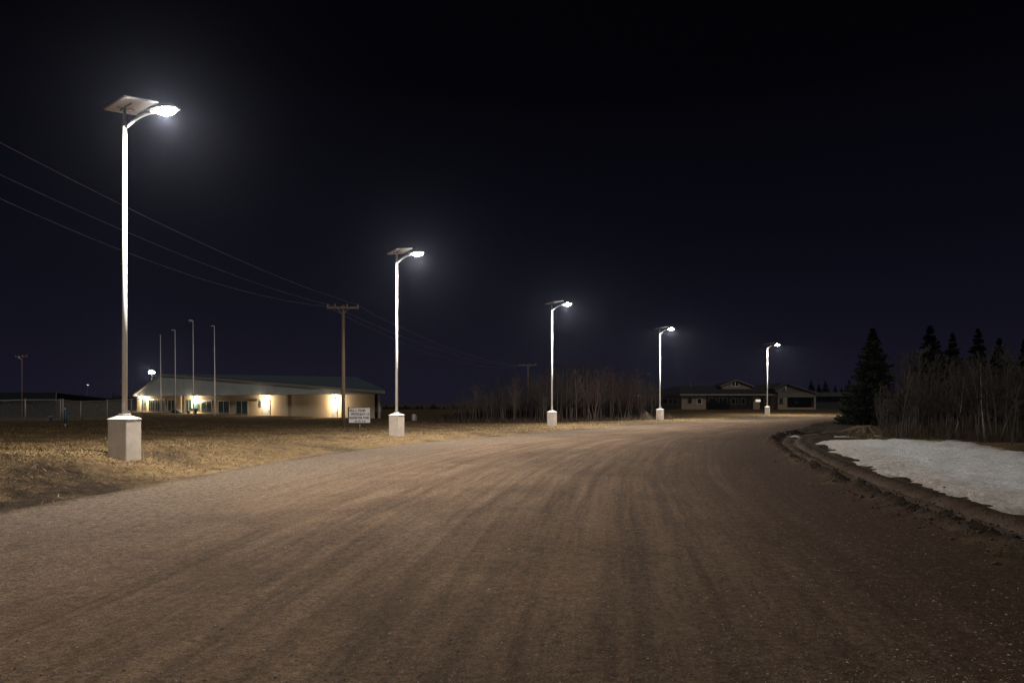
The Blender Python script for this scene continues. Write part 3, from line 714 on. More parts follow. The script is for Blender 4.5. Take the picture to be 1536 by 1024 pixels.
MB().box(x0, .75, z0, x1, 1.198, z1).build('meter_box', M['frame_grey'], hall, .03)
pt = MB(); x0, _ = Fh.pt(570.6, 600); pt.box(x0, -.4, -1.5, x0 + .22, -.18, EZ); pt.build('porch_post', M['trim'], hall)
sill = MB(); sill.box(sL, -1.2, -1.5, sR - 1, -.012, .13); sill.build('footing', M['cream_light'], hall)
def wall_lamp(F, parent, px, py, off, watts, rad=.16, light_off=.96):
    x, z = F.pt(px, py, off)
    o = MB().box(x - .12, off - .1, z - .1, x + .12, off - .003, z + .12).build('wall_lamp', M['frame_dark'], parent)
    MB().ball((x, off - .22, z), rad, rad * .8, rad, 12, 8).build('globe', M['globe'], o, 0, True)
    bulb('wall_light', o, (x, off - light_off, z - .45), watts, (1.0, .77, .50), .2)
wall_lamp(Fh, hall, 212, 595, -.1, 520, .26)
wall_lamp(Fh, hall, 219.3, 595, -.1, 520, .26)
wall_lamp(Fh, hall, 293, 597.5, 0, 1200, .24)
wall_lamp(Fh, hall, 399, 596.3, 0, 820, .16)
wall_lamp(Fh, hall, 503, 597.8, 0, 700, .14)

# ---- dark bungalow with porches
Fb = Facade(1023, 110, 1165, 110, -.08)
bung = thing('bungalow', 'long dark bungalow with black shingle roof, dormer gable and carport wing', 'building', (Fb.A.x, Fb.A.y, Fb.z0), 0)
bx = lambda px, off=0.0: Fb.pt(px, 600, off)[0]
bz = lambda py, off=0.0: Fb.pt(1023, py, off)[1]
EB = bz(592)
x975, x1023, x1058, x1131, x1142, x1167, x1225, x1295 = [bx(p) for p in (976, 1023, 1059, 1131, 1142, 1167, 1224, 1298)]
wl = MB(); wl.slab([(-3.6, 9, -1), (0, 0, -1), (x1058, 0, -1), (x1058, 9, -1)], (0, 0, EB + 1)); wl.build('wall', M['brown_siding'], bung)
wl = MB(); wl.box(x1058, 2.2, -1, x1167, 9, EB - .006); wl.build('wall', M['brown_dark'], bung)
MB().box(x1131, .35, -1, x1142 - .15, 2.196, EB - .25).build('entrance_wall', M['brown_siding'], bung)
MB().box(bx(1158), .35, -1, x1167 - .004, 2.196, EB - .25).build('entrance_wall', M['brown_siding'], bung)
# main hip roof
hr = bz(579.5, 4.5); H = [(-5.2, 10, EB + .02), (-.5, -.6, EB + .02), (x1167 + 1, -.6, EB + .02), (x1167 + 6, 10, EB + .02)]; r0 = (bx(1019, 4.5), 4.5, hr); r1 = (x1167 + 2, 4.5, hr)
rf = MB()
for P_ in ([H[1], H[2], r1, r0], [H[0], H[1], r0], [H[2], H[3], r1], [H[3], H[0], r0, r1]): rf.slab(P_, (0, 0, .1))
roofo = rf.build('roof', M['shingle'], bung)
fa = MB(); fa.slab([(-.5, -.63, EB - .1), (x1167, -.63, EB - .1), (x1167, -.63, EB + .12), (-.5, -.63, EB + .12)], (0, .03, 0)); fa.slab([(-5.2, 10, EB - .1), (-.5, -.62, EB - .1), (-.5, -.62, EB + .12), (-5.2, 10, EB + .12)], (.03, .01, 0)); fa.build('fascia', M['fascia_brown'], bung)
cor = MB(); cor.box(-.06, -.06, -.5, .06, -.004, EB - .1); cor.build('corner_trim', M['fascia_brown'], bung)
# dormer gable
gy_ = 2.0; (gxp, gzp), (gx0, gz0), (gx1, _) = Fb.pt(1103, 570, gy_), Fb.pt(1081, 579.6, gy_), Fb.pt(1129, 579.6, gy_)
gbl = MB(); gbl.slab([(gx0 + .15, gy_, gz0 - .4), (gx1 - .15, gy_, gz0 - .4), (gx1 - .15, gy_, gz0), (gxp, gy_, gzp - .1), (gx0 + .15, gy_, gz0)], (0, .15, 0)); dg_ = gbl.build('dormer', M['brown_siding'], bung)
dr_ = MB()
dr_.slab([(gx0 - .1, gy_ - .3, gz0), (gxp, gy_ - .3, gzp), (gxp + 1.2, gy_ + 7, gzp), (gx0 - .1, gy_ + 7, gz0)], (0, 0, .09)); dr_.slab([(gxp, gy_ - .3, gzp), (gx1 + .1, gy_ - .3, gz0), (gx1 + .6, gy_ + 7, gz0), (gxp + 1.2, gy_ + 7, gzp)], (0, 0, .09)); dr_.build('dormer_roof', M['shingle'], dg_)
rk = MB()
for (ax_, az_), (bx_, bz_) in (((gx0 - .15, gz0 - .05), (gxp, gzp - .02)), ((gxp, gzp - .02), (gx1 + .15, gz0 - .05))): rk.slab([(ax_, gy_ - .36, az_), (bx_, gy_ - .36, bz_), (bx_, gy_ - .36, bz_ + .14), (ax_, gy_ - .36, az_ + .14)], (0, .055, 0))
rk.build('rake_trim', M['fascia_brown'], dg_)
window(dg_, Fb, 1097, 1108.3, 571.5, 579.8, gy_, (.5,), 'frame_white', 'glass_dark', .12)
# windows along the front
for a_, b_, c_, d_, off, mu, fr_ in ((1031.5, 1038, 596.3, 605, 0, (), 'frame_dark'), (1045, 1053, 597, 606, 0, (), 'frame_white'), (1063, 1074, 595.8, 607, 2.2, (.5,), 'frame_white'),
                                     (1078, 1091, 595.8, 608, 2.2, (.5,), 'frame_white'), (1096, 1107.5, 597, 606, 2.2, (.62,), 'frame_white'), (1111, 1118.3, 597, 605.8, 2.2, (), 'frame_white'),
                                     (1147, 1156, 595, 606, 2.2, (.4,), 'frame_white')):
    window(bung, Fb, a_, b_, c_, d_, off, mu, fr_, 'glass_dark', .1)
# windows on the end wall that recedes
Fe = Facade(976, 119, 1023, 110, -.08)
def end_window(px0, px1, py0, py1, fr_):
    k0, k1 = Vector((-3.6, 9)), Vector((0, 0)); dd = (k1 - k0).normalized(); nn = Vector((dd.y, -dd.x))
    t0, t1 = (px0 - 976) / 47, (px1 - 976) / 47
    p0, p1_ = k0.lerp(k1, t0) + nn * .03, k0.lerp(k1, t1) + nn * .03; z0, z1 = bz(py1, 4), bz(py0, 4)
    f = MB()
    def bar(a, b, za_, zb_, th): f.slab([(a.x, a.y, za_), (b.x, b.y, za_), (b.x, b.y, zb_), (a.x, a.y, zb_)], (nn.x * th, nn.y * th, 0))
    L = (p1_ - p0).length; e_ = .09 / L
    bar(p0, p0.lerp(p1_, e_), z0, z1, .05); bar(p0.lerp(p1_, 1 - e_), p1_, z0, z1, .05); bar(p0.lerp(p1_, e_), p0.lerp(p1_, 1 - e_), z1 - .09, z1, .048); bar(p0.lerp(p1_, e_), p0.lerp(p1_, 1 - e_), z0, z0 + .09, .048)
    o = f.build('window', M[fr_], bung); g_ = MB(); q0, q1 = p0 - nn * .012, p1_ - nn * .012
    g_.slab([(q0.x, q0.y, z0 + .02), (q1.x, q1.y, z0 + .02), (q1.x, q1.y, z1 - .02), (q0.x, q0.y, z1 - .02)], (nn.x * .02, nn.y * .02, 0)); g_.build('pane', M['glass_dark'], o)
for a_, b_ in ((982, 986), (996, 1004.5), (1005.5, 1010.5), (1012, 1017)): end_window(a_, b_, 597.5, 606, 'frame_dark' if a_ < 990 else 'frame_white')
# pale skirting band under porch windows, steps, porch bits
(x0, z1), (x1, z0) = Fb.pt(1095, 606.4, 2.0), Fb.pt(1119, 609, 2.0); MB().box(x0, 1.95, z0, x1, 2.19, z1).build('window_shelf', mat('pinkish_board', (.16, .11, .10), None, 2, .8), bung)
(x0, z1), (x1, z0) = Fb.pt(1134, 599, .2), Fb.pt(1141, 602.3, .2); MB().box(x0, .29, z0, x1, .346, z1).build('lit_window', emat('lit_window_glow', (1.0, .88, .72), .75), bung)
dd_ = MB().box(bx(1143.5), 2.1, -.3, bx(1147), 2.19, 1.95).build('door', M['frame_white'], bung); MB().box(bx(1146.3), 2.02, .9, bx(1146.6), 2.097, 1.0).build('handle', M['black'], dd_)
sl = MB(); sl.box(x1058 - 1.5, -2.2, -1, x1142, -.02, .02); sl.build('porch_slab', mat('worn_concrete', (.13, .11, .095), None, 1, .85), bung)
# gabled carport
cy0 = -1.2; x0_, x1_, xr_ = bx(1167, cy0), bx(1181, cy0), bx(1222.5, cy0); zt_, zb_, zf = bz(588.5, cy0), bz(595.5, cy0), bz(611, cy0)
MB().box(x0_, cy0, -1, x1_, 9, zb_ - .004).build('wall', M['brown_siding'], bung)
MB().box(x0_, cy0 - .04, zb_, xr_ + .15, cy0 + .3, zt_).build('carport_beam', mat('grey_brown_beam', (.13, .105, .085), None, 1.5, .8), bung)
MB().box(xr_ - .12, cy0, -1, xr_ + .12, cy0 + .25, zb_ - .004).build('carport_post', M['fascia_brown'], bung)
MB().box(x1_ + .004, 5.5, -1, xr_ + 1, 8.9, zb_ - .01).build('wall', M['wing_wall'], bung)
MB().box(x1_ + .004, cy0 + .1, -1, xr_ - .13, cy0 + .4, zf).build('low_wall', M['brown_siding'], bung)
(px_c, pz_c) = Fb.pt(1178, 575, cy0); (lx, lz), (rx_, rz_) = Fb.pt(1160, 583, cy0), Fb.pt(1224, 589.8, cy0)
cg = MB(); cg.slab([(x0_ - .3, cy0 + .05, zt_ + .004), (xr_, cy0 + .05, zt_ + .004), (px_c, cy0 + .05, pz_c - .1), (lx + .2, cy0 + .05, lz - .05)], (0, .15, 0)); cg.build('carport_gable', M['brown_dark'], bung)
cr = MB(); cr.slab([(lx - .1, cy0 - .3, lz), (px_c, cy0 - .3, pz_c), (px_c, 9, pz_c), (lx - .1, 9, lz)], (0, 0, .1)); cr.slab([(px_c, cy0 - .3, pz_c), (rx_ + .1, cy0 - .3, rz_), (rx_ + .1, 9, rz_), (px_c, 9, pz_c)], (0, 0, .1)); cr.build('carport_roof', M['shingle'], bung)
rk = MB()
M['carport_trim'] = mat('dull_trim', (.13, .105, .085), None, 2, .8)
for (ax_, az_), (bx_, bz_) in (((lx - .15, lz - .06), (px_c, pz_c - .02)), ((px_c, pz_c - .02), (rx_ + .15, rz_ - .06))): rk.slab([(ax_, cy0 - .36, az_), (bx_, cy0 - .36, bz_), (bx_, cy0 - .36, bz_ + .13), (ax_, cy0 - .36, az_ + .13)], (0, .055, 0))
rk.build('rake_trim', M['carport_trim'], bung)
(ox, oz), (_, oz0) = Fb.pt(1178, 578.5, cy0), Fb.pt(1178, 585.5, cy0); od = MB(); od.tube([(ox, cy0 - .05, oz0), (ox, cy0 - .06, (oz + oz0) / 2), (ox - .05, cy0 - .05, oz)], [.10, .17, .06], 8); od.build('gable_ornament', M['frame_white'], bung)
window(bung, Fb, 1168.8, 1174.5, 596.2, 606, cy0, (.5,), 'frame_dark', 'glass_dark', .1)
window(bung, Fb, 1192, 1198.5, 596, 604, 5.5, (.6,), 'frame_white', 'glass_dark', .12)
# low wing that runs behind the spruce
MB().box(xr_ + .16, cy0 + 1.6, -1, x1295, 8.8, zb_ - .02).build('wing_wall', M['wing_wall'], bung)
MB().box(xr_ + .16, cy0 + .6, bz(594.3, cy0), x1295, 9.1, bz(588, cy0)).build('wing_fascia', M['wing_fascia'], bung)
st = MB(); st.box(bx(1034.3, 4.5), 4.4, hr - .1, bx(1037.2, 4.5), 4.7, bz(575.2, 4.5)); vn = st.build('roof_vent', mat('grey_vent', (.10, .095, .10), None, 3, .7), roofo)
an = MB(); v_ = bx(1035, 4.5); an.tube([(v_, 4.55, bz(575.2, 4.5)), (v_, 4.55, bz(568.5, 4.5))], .035, 6); an.build('antenna', M['housing'], vn)
an = MB(); v_ = bx(1119.5, 6); an.tube([(v_, 6, hr - .6), (v_, 6, bz(564.5, 6))], .025, 6); an.ball((v_, 6, bz(563.8, 6)), .1, .1, .1, 8, 6); an.build('antenna', M['housing'], roofo)

# ---- low dark shed behind the fence
Fs = Facade(-260, 100, 86, 92, -.6)
shed = thing('long_shed', 'long low shed with dark roof behind the chain-link fence', 'building', (Fs.A.x, Fs.A.y, Fs.z0), Fs.rot)
x1, z1 = Fs.pt(84, 601); xt, zt = Fs.pt(84, 589.2, 6)
MB().box(0, 0, -1, x1, 12, z1).build('wall', M['shed_wall'], shed)
rf = MB(); rf.slab([(-.5, -.5, z1 + .01), (x1 + .5, -.5, z1 + .01), (xt, 6, zt), (-.5, 6, zt)], (0, 0, .1)); rf.slab([(-.5, 6, zt), (xt, 6, zt), (x1 + .5, 12.5, z1 + .01), (-.5, 12.5, z1 + .01)], (0, 0, .1)); rf.build('roof', M['shed_roof'], shed)
rk = MB(); rk.slab([(x1 + .5, -.55, z1), (xt + .02, 6, zt), (xt + .02, 6, zt + .14), (x1 + .5, -.55, z1 + .14)], (.06, .02, 0)); rk.build('rake_trim', M['trim'], shed)

# ------------------------------------------------------------------ chain-link fence
def fence(pts, label, gate=False):
    """pts: (px, Y, py_top) of the posts; wire mesh between them"""
    P = [at(px, 600, Y) for px, Y, _ in pts]; r = thing('chain_link_fence', label, 'fence', (P[0].x, P[0].y, 0), 0, 'chain-link fences'); o = Vector((P[0].x, P[0].y, 0))
    tops, bots = [], []
    for (px, Y, pyt), p in zip(pts, P):
        z0 = hz(p.x, p.y); zt = EYE - (pyt - HY) / FPX * Y; b_ = Vector((p.x, p.y, z0)) - o; t_ = Vector((p.x, p.y, zt)) - o; tops.append(t_); bots.append(b_)
        q = MB(); q.tube([b_ - Vector((0, 0, .2)), t_ + Vector((0, 0, .06))], .055, 8); q.ball(t_ + Vector((0, 0, .07)), .065, .065, .05, 8, 5); q.build('post', M['fence'], r, 0, True)
    rl = MB()
    for a_, b_ in zip(tops[:-1], tops[1:]): rl.tube([a_, b_], .035, 6)
    rl.build('top_rail', M['fence'], r)
    wm = MB()
    for i in range(len(tops) - 1):
        bl, br_, tl, trr = bots[i], bots[i + 1], tops[i], tops[i + 1]; L = (br_ - bl).length; Hh = (tl - bl).length; st_ = .13
        def S(u_, v_): return bl.lerp(br_, u_).lerp(tl.lerp(trr, u_), v_)
        nn = int((L + Hh) / st_)
        for k in range(nn):
            a_ = k * st_
            u0, v0 = (a_ / L, 0.0) if a_ <= L else (1.0, (a_ - L) / Hh)
            e_ = a_ - Hh; u1, v1 = (e_ / L, 1.0) if e_ >= 0 else (0.0, a_ / Hh)
            wm.tube([S(u0, v0), S(u1, v1)], .0028, 3, False); wm.tube([S(1 - u0, v0), S(1 - u1, v1)], .0028, 3, False)
    wm.build('wire_mesh', M['fence'], r)
    return r
fence([(-70, 62, 601), (-18, 64, 601), (38, 66, 599.3), (91, 68, 599.3)], 'chain-link fence panels beside the dark slender utility pole')
fence([(94.5, 68, 599.5), (121, 72, 602.5), (161, 79, 600.5), (197, 86, 598.5), (213, 90, 597.5)], 'chain-link fence running from the blue marker post to the hall')
# ------------------------------------------------------------------ small things on the grass
Y = 41; q = at(98, 640, Y); z = hz(q.x, q.y)
bp = thing('marker_post', 'leaning blue plastic marker post in front of the fence end', 'marker post', (q.x, q.y, z))
mb = MB(); mb.tube([(0, 0, .16), (0, 0, .5), (0, .01, .98)], [.06, .075, .085], 10); mb.build('sleeve', M['blue'], bp, 0, True)
mb = MB(); mb.tube([(0, 0, -.1), (0, 0, .17)], .03, 8); mb.build('stake', M['trim'], bp); mb = MB(); mb.ball((-.02, 0, 1.03), .05, .05, .08, 8, 6); mb.build('cap', M['trim'], bp)
Y = 55; q = at(77, 628, Y); z = hz(q.x, q.y)
ub = thing('valve_post', 'short dark valve post with a pale cap in front of the fence', 'valve post', (q.x, q.y, z))
MB().box(-.1, -.1, -.1, .1, .1, .36).build('stub', M['blue'], ub, .02); mb = MB(); mb.box(-.2, -.16, .362, .2, .16, .56); mb.build('box', M['housing'], ub, .04)
Y = 70; q = at(620.5, 631, Y); z = hz(q.x, q.y)
bk = thing('barrel', 'pale barrel standing at the far edge of the field', 'barrel', (q.x, q.y, z))
mb = MB(); mb.tube([(0, 0, -.05), (0, 0, .3), (0, 0, .62), (0, 0, .66)], [.19, .21, .21, .19], 14); mb.build('drum', M['frame_white'], bk)
mb = MB(); mb.tube([(-.2, 0, .5), (-.1, -.18, .63), (.1, -.18, .63), (.2, 0, .5)], .012, 5); mb.build('handle', M['housing'], bk)
q = at(624.8, 631, Y); st_ = MB(); zq = hz(q.x, q.y); st_.tube([(q.x, q.y, zq - .1), (q.x, q.y, zq + .3), (q.x + .01, q.y, zq + .55)], [.03, .025, .022], 6); tag(st_.build('stake', M['trim']), 'thin pale stake standing beside the pale barrel', 'stake')

# ------------------------------------------------------------------ tall unlit poles by the hall, and the far lit lamps
def tall_pole(px, py_top, py_bot, Y, label, head):
    X = (px - CX) / FPX * Y; z0 = min(hz(X, Y), EYE - (py_bot - HY) / FPX * Y); top = EYE - (py_top - HY) / FPX * Y - z0
    r = thing('tall_pole', label, 'pole', (X, Y, z0), 0, 'tall slender poles by the hall')
    p = MB(); p.tube([(0, 0, -.4), (0, 0, top * .5), (-.05, 0, top)], [.09, .07, .04], 10); p.build('pole', M['pole'], r, 0, True)
    if head:
        a_ = MB(); a_.tube([(-.05, 0, top - .05), (-.2, 0, top + .05), (-.45, 0, top + .04)], .05, 8); a_.build('bracket_arm', M['pole'], r)
        hd = MB(); hd.ball((-.5, 0, top + .02), .26 * head, .17 * head, .14 * head, 10, 6); hd.build('lamp_head', M['trim'], r)
    else:
        hd = MB(); hd.tube([(-.05, 0, top - .1), (-.05, 0, top + .15), (-.05, 0, top + .3)], [.06, .04, .01], 8); hd.build('tip', M['pole'], r)
    return r
tall_pole(241, 504, 616, 118, 'thinnest tall pole in front of the gable peak, without a lamp head', 0)
tall_pole(263, 495, 616.5, 113, 'tall pole with a small hooked head, between the gable peak and the tallest pole', .75)
tall_pole(290, 481, 617, 108, 'tallest of the slender poles, with a round pale lamp head', 1.25)
tall_pole(322, 489, 617, 106, 'tall pole with a tiny hooked tip in front of the hall windows', .5)
def lit_pole(px, py_head, Y, label, lean, hs, watts, mt):
    X = (px - CX) / FPX * Y; z0 = hz(X, Y); top = EYE - (py_head - HY) / FPX * Y - z0
    r = thing('yard_light', label, 'street lamp', (X - lean, Y, z0)); p = MB()
    p.tube([(0, 0, -.5), (lean * .5, 0, top * .5), (lean, 0, top)], [.16, .13, .09], 10); p.build('pole', M['housing'], r)
    h = MB().box(lean - hs * .9, -.3, top + .005, lean + hs * .9, .3, top + .16).build('lamp_head', M['housing'], r, .03)
    ln = MB(); ln.ball((lean, -.05, top - .02), hs * .8, .35, hs * .36, 14, 8); ln.build('lens', M[mt], h, 0, True)
    if watts:
        yl = bpy.data.lights.new('yard_lamp_light', 'SPOT'); yl.energy = watts; yl.color = (1, .96, .9); yl.spot_size = R(150); yl.shadow_soft_size = .2
        yo = bpy.data.objects.new('yard_lamp_light', yl); COL.objects.link(yo); yo.parent = h; yo.location = (lean, -.75, top - .1); yo.rotation_euler = (R(-58), 0, 0)
lit_pole(227.5, 558, 158, 'brightly lit yard light on a pole behind the hall gable', .0, .95, 3500, 'led_far')
lit_pole(132, 577, 190, 'faint leaning yard light far beyond the fence', .9, .28, 0, 'led_dim')
# clutter at the foot of the hall wall
s_, z_ = Fh.pt(264, 616, -2.6); P3 = Fh.A + Fh.d * s_ + Fh.n * -2.6
tp = thing('covered_heap', 'dark tarpaulin-covered heap by the hall entrance', 'heap', (P3.x, P3.y, hz(P3.x, P3.y) + .05), Fh.rot)
mb = MB(); mb.ball((0, 0, .25), 1.3, .7, .55, 14, 8); mb.ball((.9, .1, .15), .8, .6, .38, 12, 6); mb.build('tarpaulin', mat('dark_tarpaulin', (.03, .04, .045), None, 2, .6), tp)
s_, z_ = Fh.pt(288, 616, -1.6); P3 = Fh.A + Fh.d * s_ + Fh.n * -1.6
bn = thing('bench', 'low blue bench under the hall windows', 'bench', (P3.x, P3.y, hz(P3.x, P3.y) + .05), Fh.rot)
MB().box(-1.7, -.3, .42, 1.7, .2, .5).build('seat', M['blue'], bn); MB().box(-1.7, .205, .42, 1.7, .27, .85).build('backrest', M['blue'], bn)
for sx_ in (-1.5, 1.4): MB().box(sx_, -.25, -.3, sx_ + .1, .2, .418).build('leg', M['frame_dark'], bn)

# ------------------------------------------------------------------ trees
def bare_meshes(seed, h, stems, bark, twig, spread=.55, dens=1.0):
    rnd = random.Random(seed); T, K = MB(), MB()
    def rv(a): return Vector((rnd.uniform(-a, a), rnd.uniform(-a, a), rnd.uniform(-a, a)))
    for s_ in range(stems):
        hh = h * (1 if s_ == 0 else rnd.uniform(.6, .92)); p = Vector((rnd.uniform(-.25, .25), rnd.uniform(-.25, .25), -.15)) * (0 if stems == 1 else 1)
        p.z = -.15; d = Vector((rnd.uniform(-.16, .16), rnd.uniform(-.16, .16), 1)).normalized(); n = 9; pts = [p.copy()]; r0 = .011 * hh + .008
        for i in range(n):
            d = (d + rv(.09) + Vector((0, 0, .05))).normalized(); p = p + d * (hh / n); pts.append(p.copy())
        rad = [r0 * (1 - .9 * (i / n)) + .003 for i in range(n + 1)]; T.tube(pts, rad, 6)
        for b_ in range(int(17 * dens)):
            t_ = rnd.uniform(.22, .97) ** .9; i = min(int(t_ * n), n - 1); q = pts[i].lerp(pts[i + 1], t_ * n - i)
            az = rnd.uniform(0, 6.283); e = rnd.uniform(.45, 1.05); bd = Vector((math.cos(az) * math.cos(e), math.sin(az) * math.cos(e), math.sin(e)))
            L = hh * spread * rnd.uniform(.45, .8) * (1.05 - .75 * t_); bp_ = [q.copy()]; m_ = 4; rb = max(rad[i] * .45, .004)
            for j in range(m_):
                bd = (bd + rv(.16) + Vector((0, 0, .09))).normalized(); q = q + bd * (L / m_); bp_.append(q.copy())
            K.tube(bp_, [rb * (1 - .8 * j / m_) + .002 for j in range(m_ + 1)], 3, False)
            for c_ in range(8):
                t2 = rnd.uniform(.2, 1); j = min(int(t2 * m_), m_ - 1); w_ = bp_[j].lerp(bp_[j + 1], t2 * m_ - j); td = (bd + rv(.75) + Vector((0, 0, .25))).normalized(); l2 = L * rnd.uniform(.25, .5)
                w1 = w_ + td * l2 * .5; td = (td + rv(.3) + Vector((0, 0, .15))).normalized(); w2 = w1 + td * l2 * .5
                K.tube([w_, w1, w2], [.0085, .0065, .003], 3, False)
                for _ in range(4):
                    e1 = w_.lerp(w2, rnd.uniform(.3, 1)); K.tube([e1, e1 + (td + rv(.8)).normalized() * l2 * rnd.uniform(.3, .7)], [.0052, .0022], 3, False)
    tm, km = T.mesh('trunk'), K.mesh('crown'); tm.materials.append(M[bark]); tm.shade_smooth(); km.materials.append(M[twig]); return tm, km
def plant(name, label, cat, tm, km, loc, rz, sc, group, tilt=(0, 0)):
    r = thing(name, label, cat, loc, rz, group); r.scale = sc; r.rotation_euler = (tilt[0], tilt[1], rz)
    for nm, me in (('trunk', tm), ('crown', km)):
        o = bpy.data.objects.new(nm, me); COL.objects.link(o); o.parent = r
    return r
BARE = [bare_meshes(100 + i, 6.0, (1, 1, 2, 1, 2)[i], 'bark_wood', 'twig_wood') for i in range(5)]
REDB = [bare_meshes(200 + i, 6.0, (2, 3)[i], 'bark_wood', 'twig_red', .5) for i in range(2)]
SAP = [bare_meshes(300 + i, 4.0, (2, 3, 1, 2, 4)[i], 'bark', 'twig', .5, .75) for i in range(5)]
PALE = bare_meshes(400, 4.2, 1, 'bark_pale', 'twig', .45)
rnd = random.Random(5)
GW, GT = 'bare trees in the woods beyond the field', 'bare saplings in the thicket behind the snow'
for i in range(104):
    px = 668 + (985 - 668) * ((i + rnd.uniform(.1, .9)) / 104); Y = rnd.uniform(58, 78) if px < 930 else rnd.uniform(66, 84)
    top = np.interp(px, [668, 700, 740, 770, 800, 830, 870, 920, 950, 985], [595, 578, 565, 556, 556, 541, 537, 545, 554, 560]) + rnd.uniform(0, 22)
    X = (px - CX) / FPX * Y; z = hz(X, Y); h = EYE - (top - HY) / FPX * Y - z
    red = 885 < px < 965 and rnd.random() < .5
    tm, km = (REDB if red else BARE)[rnd.randrange(2 if red else 5)]; s_ = h / 6.0
    plant('bare_tree', 'red-twigged leafless tree among the woods beyond the field' if red else 'grey leafless tree among the woods beyond the field', 'tree', tm, km, (X, Y, z), rnd.uniform(0, 6.28), (s_ * 1.0, s_ * 1.0, s_), GW + (' with red twigs' if red else ''))
for i in range(110):
    px = 1322 + (1690 - 1322) * ((i + rnd.uniform(0, 1)) / 110); Y = rnd.uniform(27, 43) if px < 1400 else rnd.uniform(np.interp(px, [1400, 1460, 1540, 1690], [26.5, 25.0, 20.8, 17]), 40)
    top = rnd.uniform(512, 575) if px > 1350 else rnd.uniform(572, 605)
    X = (px - CX) / FPX * Y; z = hz(X, Y); h = EYE - (top - HY) / FPX * Y - z; tm, km = SAP[rnd.randrange(5)]; s_ = h / 4.0
    plant('bare_sapling', 'slender leafless grey sapling in the thicket behind the snow', 'tree', tm, km, (X, Y, z), rnd.uniform(0, 6.28), (s_, s_, s_), GT)
for px, Y, top, tl, lab in ((1478, 25.2, 540, -.06, 'pale-barked leaning sapling at the front edge of the thicket, above the snow'), (1432, 27.5, 560, .03, 'upright pale-barked sapling in the thicket below the spruce tops')):
    X = (px - CX) / FPX * Y; z = hz(X, Y); s_ = (EYE - (top - HY) / FPX * Y - z) / 4.2
    plant('bare_sapling', lab, 'tree', PALE[0], PALE[1], (X, Y, z), rnd.uniform(0, 6), (s_, s_, s_), None, (0, tl))

def spruce_meshes(seed, h, w, lev):
    rnd = np.random.default_rng(seed); T = MB(); T.tube([(0, 0, -.2), (0, 0, h * .5), (0, 0, h)], [.02 * h, .011 * h, .004], 8); V, tint = [], []
    for i in range(lev):
        t_ = min(max((i + rnd.uniform(-1.3, 1.3)) / lev, 0), 1); z = h * (.03 + .95 * np.clip(t_, 0, 1)); nb = int(15 - 5 * t_); R0 = w * max(1 - t_, 0) ** .9 + .025
        for b_ in range(nb):
            az = rnd.uniform(0, 2 * np.pi); L = R0 * rnd.uniform(.45, 1.2); dx, dy = np.cos(az), np.sin(az); drop = rnd.uniform(.10, .42) * (1 - t_ * .7)
            m_ = int(60 + 120 * L)
            s_ = np.sqrt(rnd.uniform(.02, 1, m_)) * L; zb = z + rnd.normal(0, .016) * h * (1 - .6 * t_); cz = zb - drop * s_ + .18 * s_ ** 2 / max(R0, .3)
            sw_ = (L - s_) * .32 + .07; off = rnd.normal(0, .5, m_) * sw_; x, y = dx * s_ - dy * off, dy * s_ + dx * off
            zc = cz - np.abs(off) * .45 + rnd.normal(0, .045, m_) * (1.1 - t_)
            d = np.stack([dx + rnd.normal(0, .55, m_), dy + rnd.normal(0, .55, m_), rnd.normal(-.12, .35, m_)], 1); d /= np.linalg.norm(d, axis=1)[:, None]
            sd_ = np.cross(d, rnd.normal(0, 1, (m_, 3))); sd_ /= np.linalg.norm(sd_, axis=1)[:, None] + 1e-9
            ln = rnd.uniform(.09, .20, m_)[:, None] * (.35 + .65 * (1 - t_)); p = np.stack([x, y, zc], 1); wd = rnd.uniform(.016, .034, m_)[:, None]
            V.append(np.stack([p - sd_ * wd, p + sd_ * wd, p + d * ln], 1).reshape(-1, 3)); tint.append(np.repeat(np.clip(rnd.normal(.42, .22) + rnd.normal(0, .12, m_), 0, 1), 3))
    V = np.concatenate(V); tint = np.concatenate(tint)
    o = np_mesh('crown', V, np.arange(len(V)).reshape(-1, 3), M['needle'], {'tint': tint}); km = o.data; bpy.data.objects.remove(o)
    tm = T.mesh('trunk'); tm.materials.append(M['bark']); return tm, km
SP = [spruce_meshes(1, 6.2, 1.95, 64), spruce_meshes(2, 6.2, 1.7, 58), spruce_meshes(3, 6.2, 1.4, 54)]
def spruce(px, top, Y, v, label, group=None, wide=1.0):
    X = (px - CX) / FPX * Y; z = hz(X, Y); s_ = (EYE - (top - HY) / FPX * Y - z) / 6.2
    plant('spruce_tree', label, 'tree', SP[v][0], SP[v][1], (X, Y, z), rnd.uniform(0, 6), (s_ * wide, s_ * wide, s_), group)
spruce(1309, 488, 42, 0, 'large dark spruce standing alone at the end of the thicket by the bend')
spruce(1395, 483, 46, 1, 'tallest dark spruce rising behind the thicket, next to the lone spruce', None, 1.0)
spruce(1429, 496, 48, 2, 'second dark spruce behind the thicket, narrow and lower than its neighbour', None)
spruce(1467, 489, 46, 2, 'narrow pointed spruce in the middle of the spruces behind the thicket', None)
spruce(1499, 502, 47, 1, 'blunt-topped spruce behind the thicket, shorter than the pointed one beside it', None, .85)
spruce(1537, 505, 45, 2, 'dark spruce behind the thicket cut off by the picture edge', None)
for px, top, lab in ((1217, 568.5, 'dark spruce behind the carport wing, beside the carport roof'), (1228.5, 574, 'small thin spruce between two taller ones behind the bungalow wing'), (1238, 570.5, 'widest dark spruce behind the middle of the bungalow wing'), (1253, 577, 'short spruce behind the bungalow wing, lower than the rest'), (1262.5, 579.5, 'shortest spruce tip above the bungalow wing'), (1274, 568.5, 'dark spruce behind the wing, next to the lone large spruce')):
    spruce(px, top, 150, 1 if px == 1238 else 2, lab, None, 1.15)
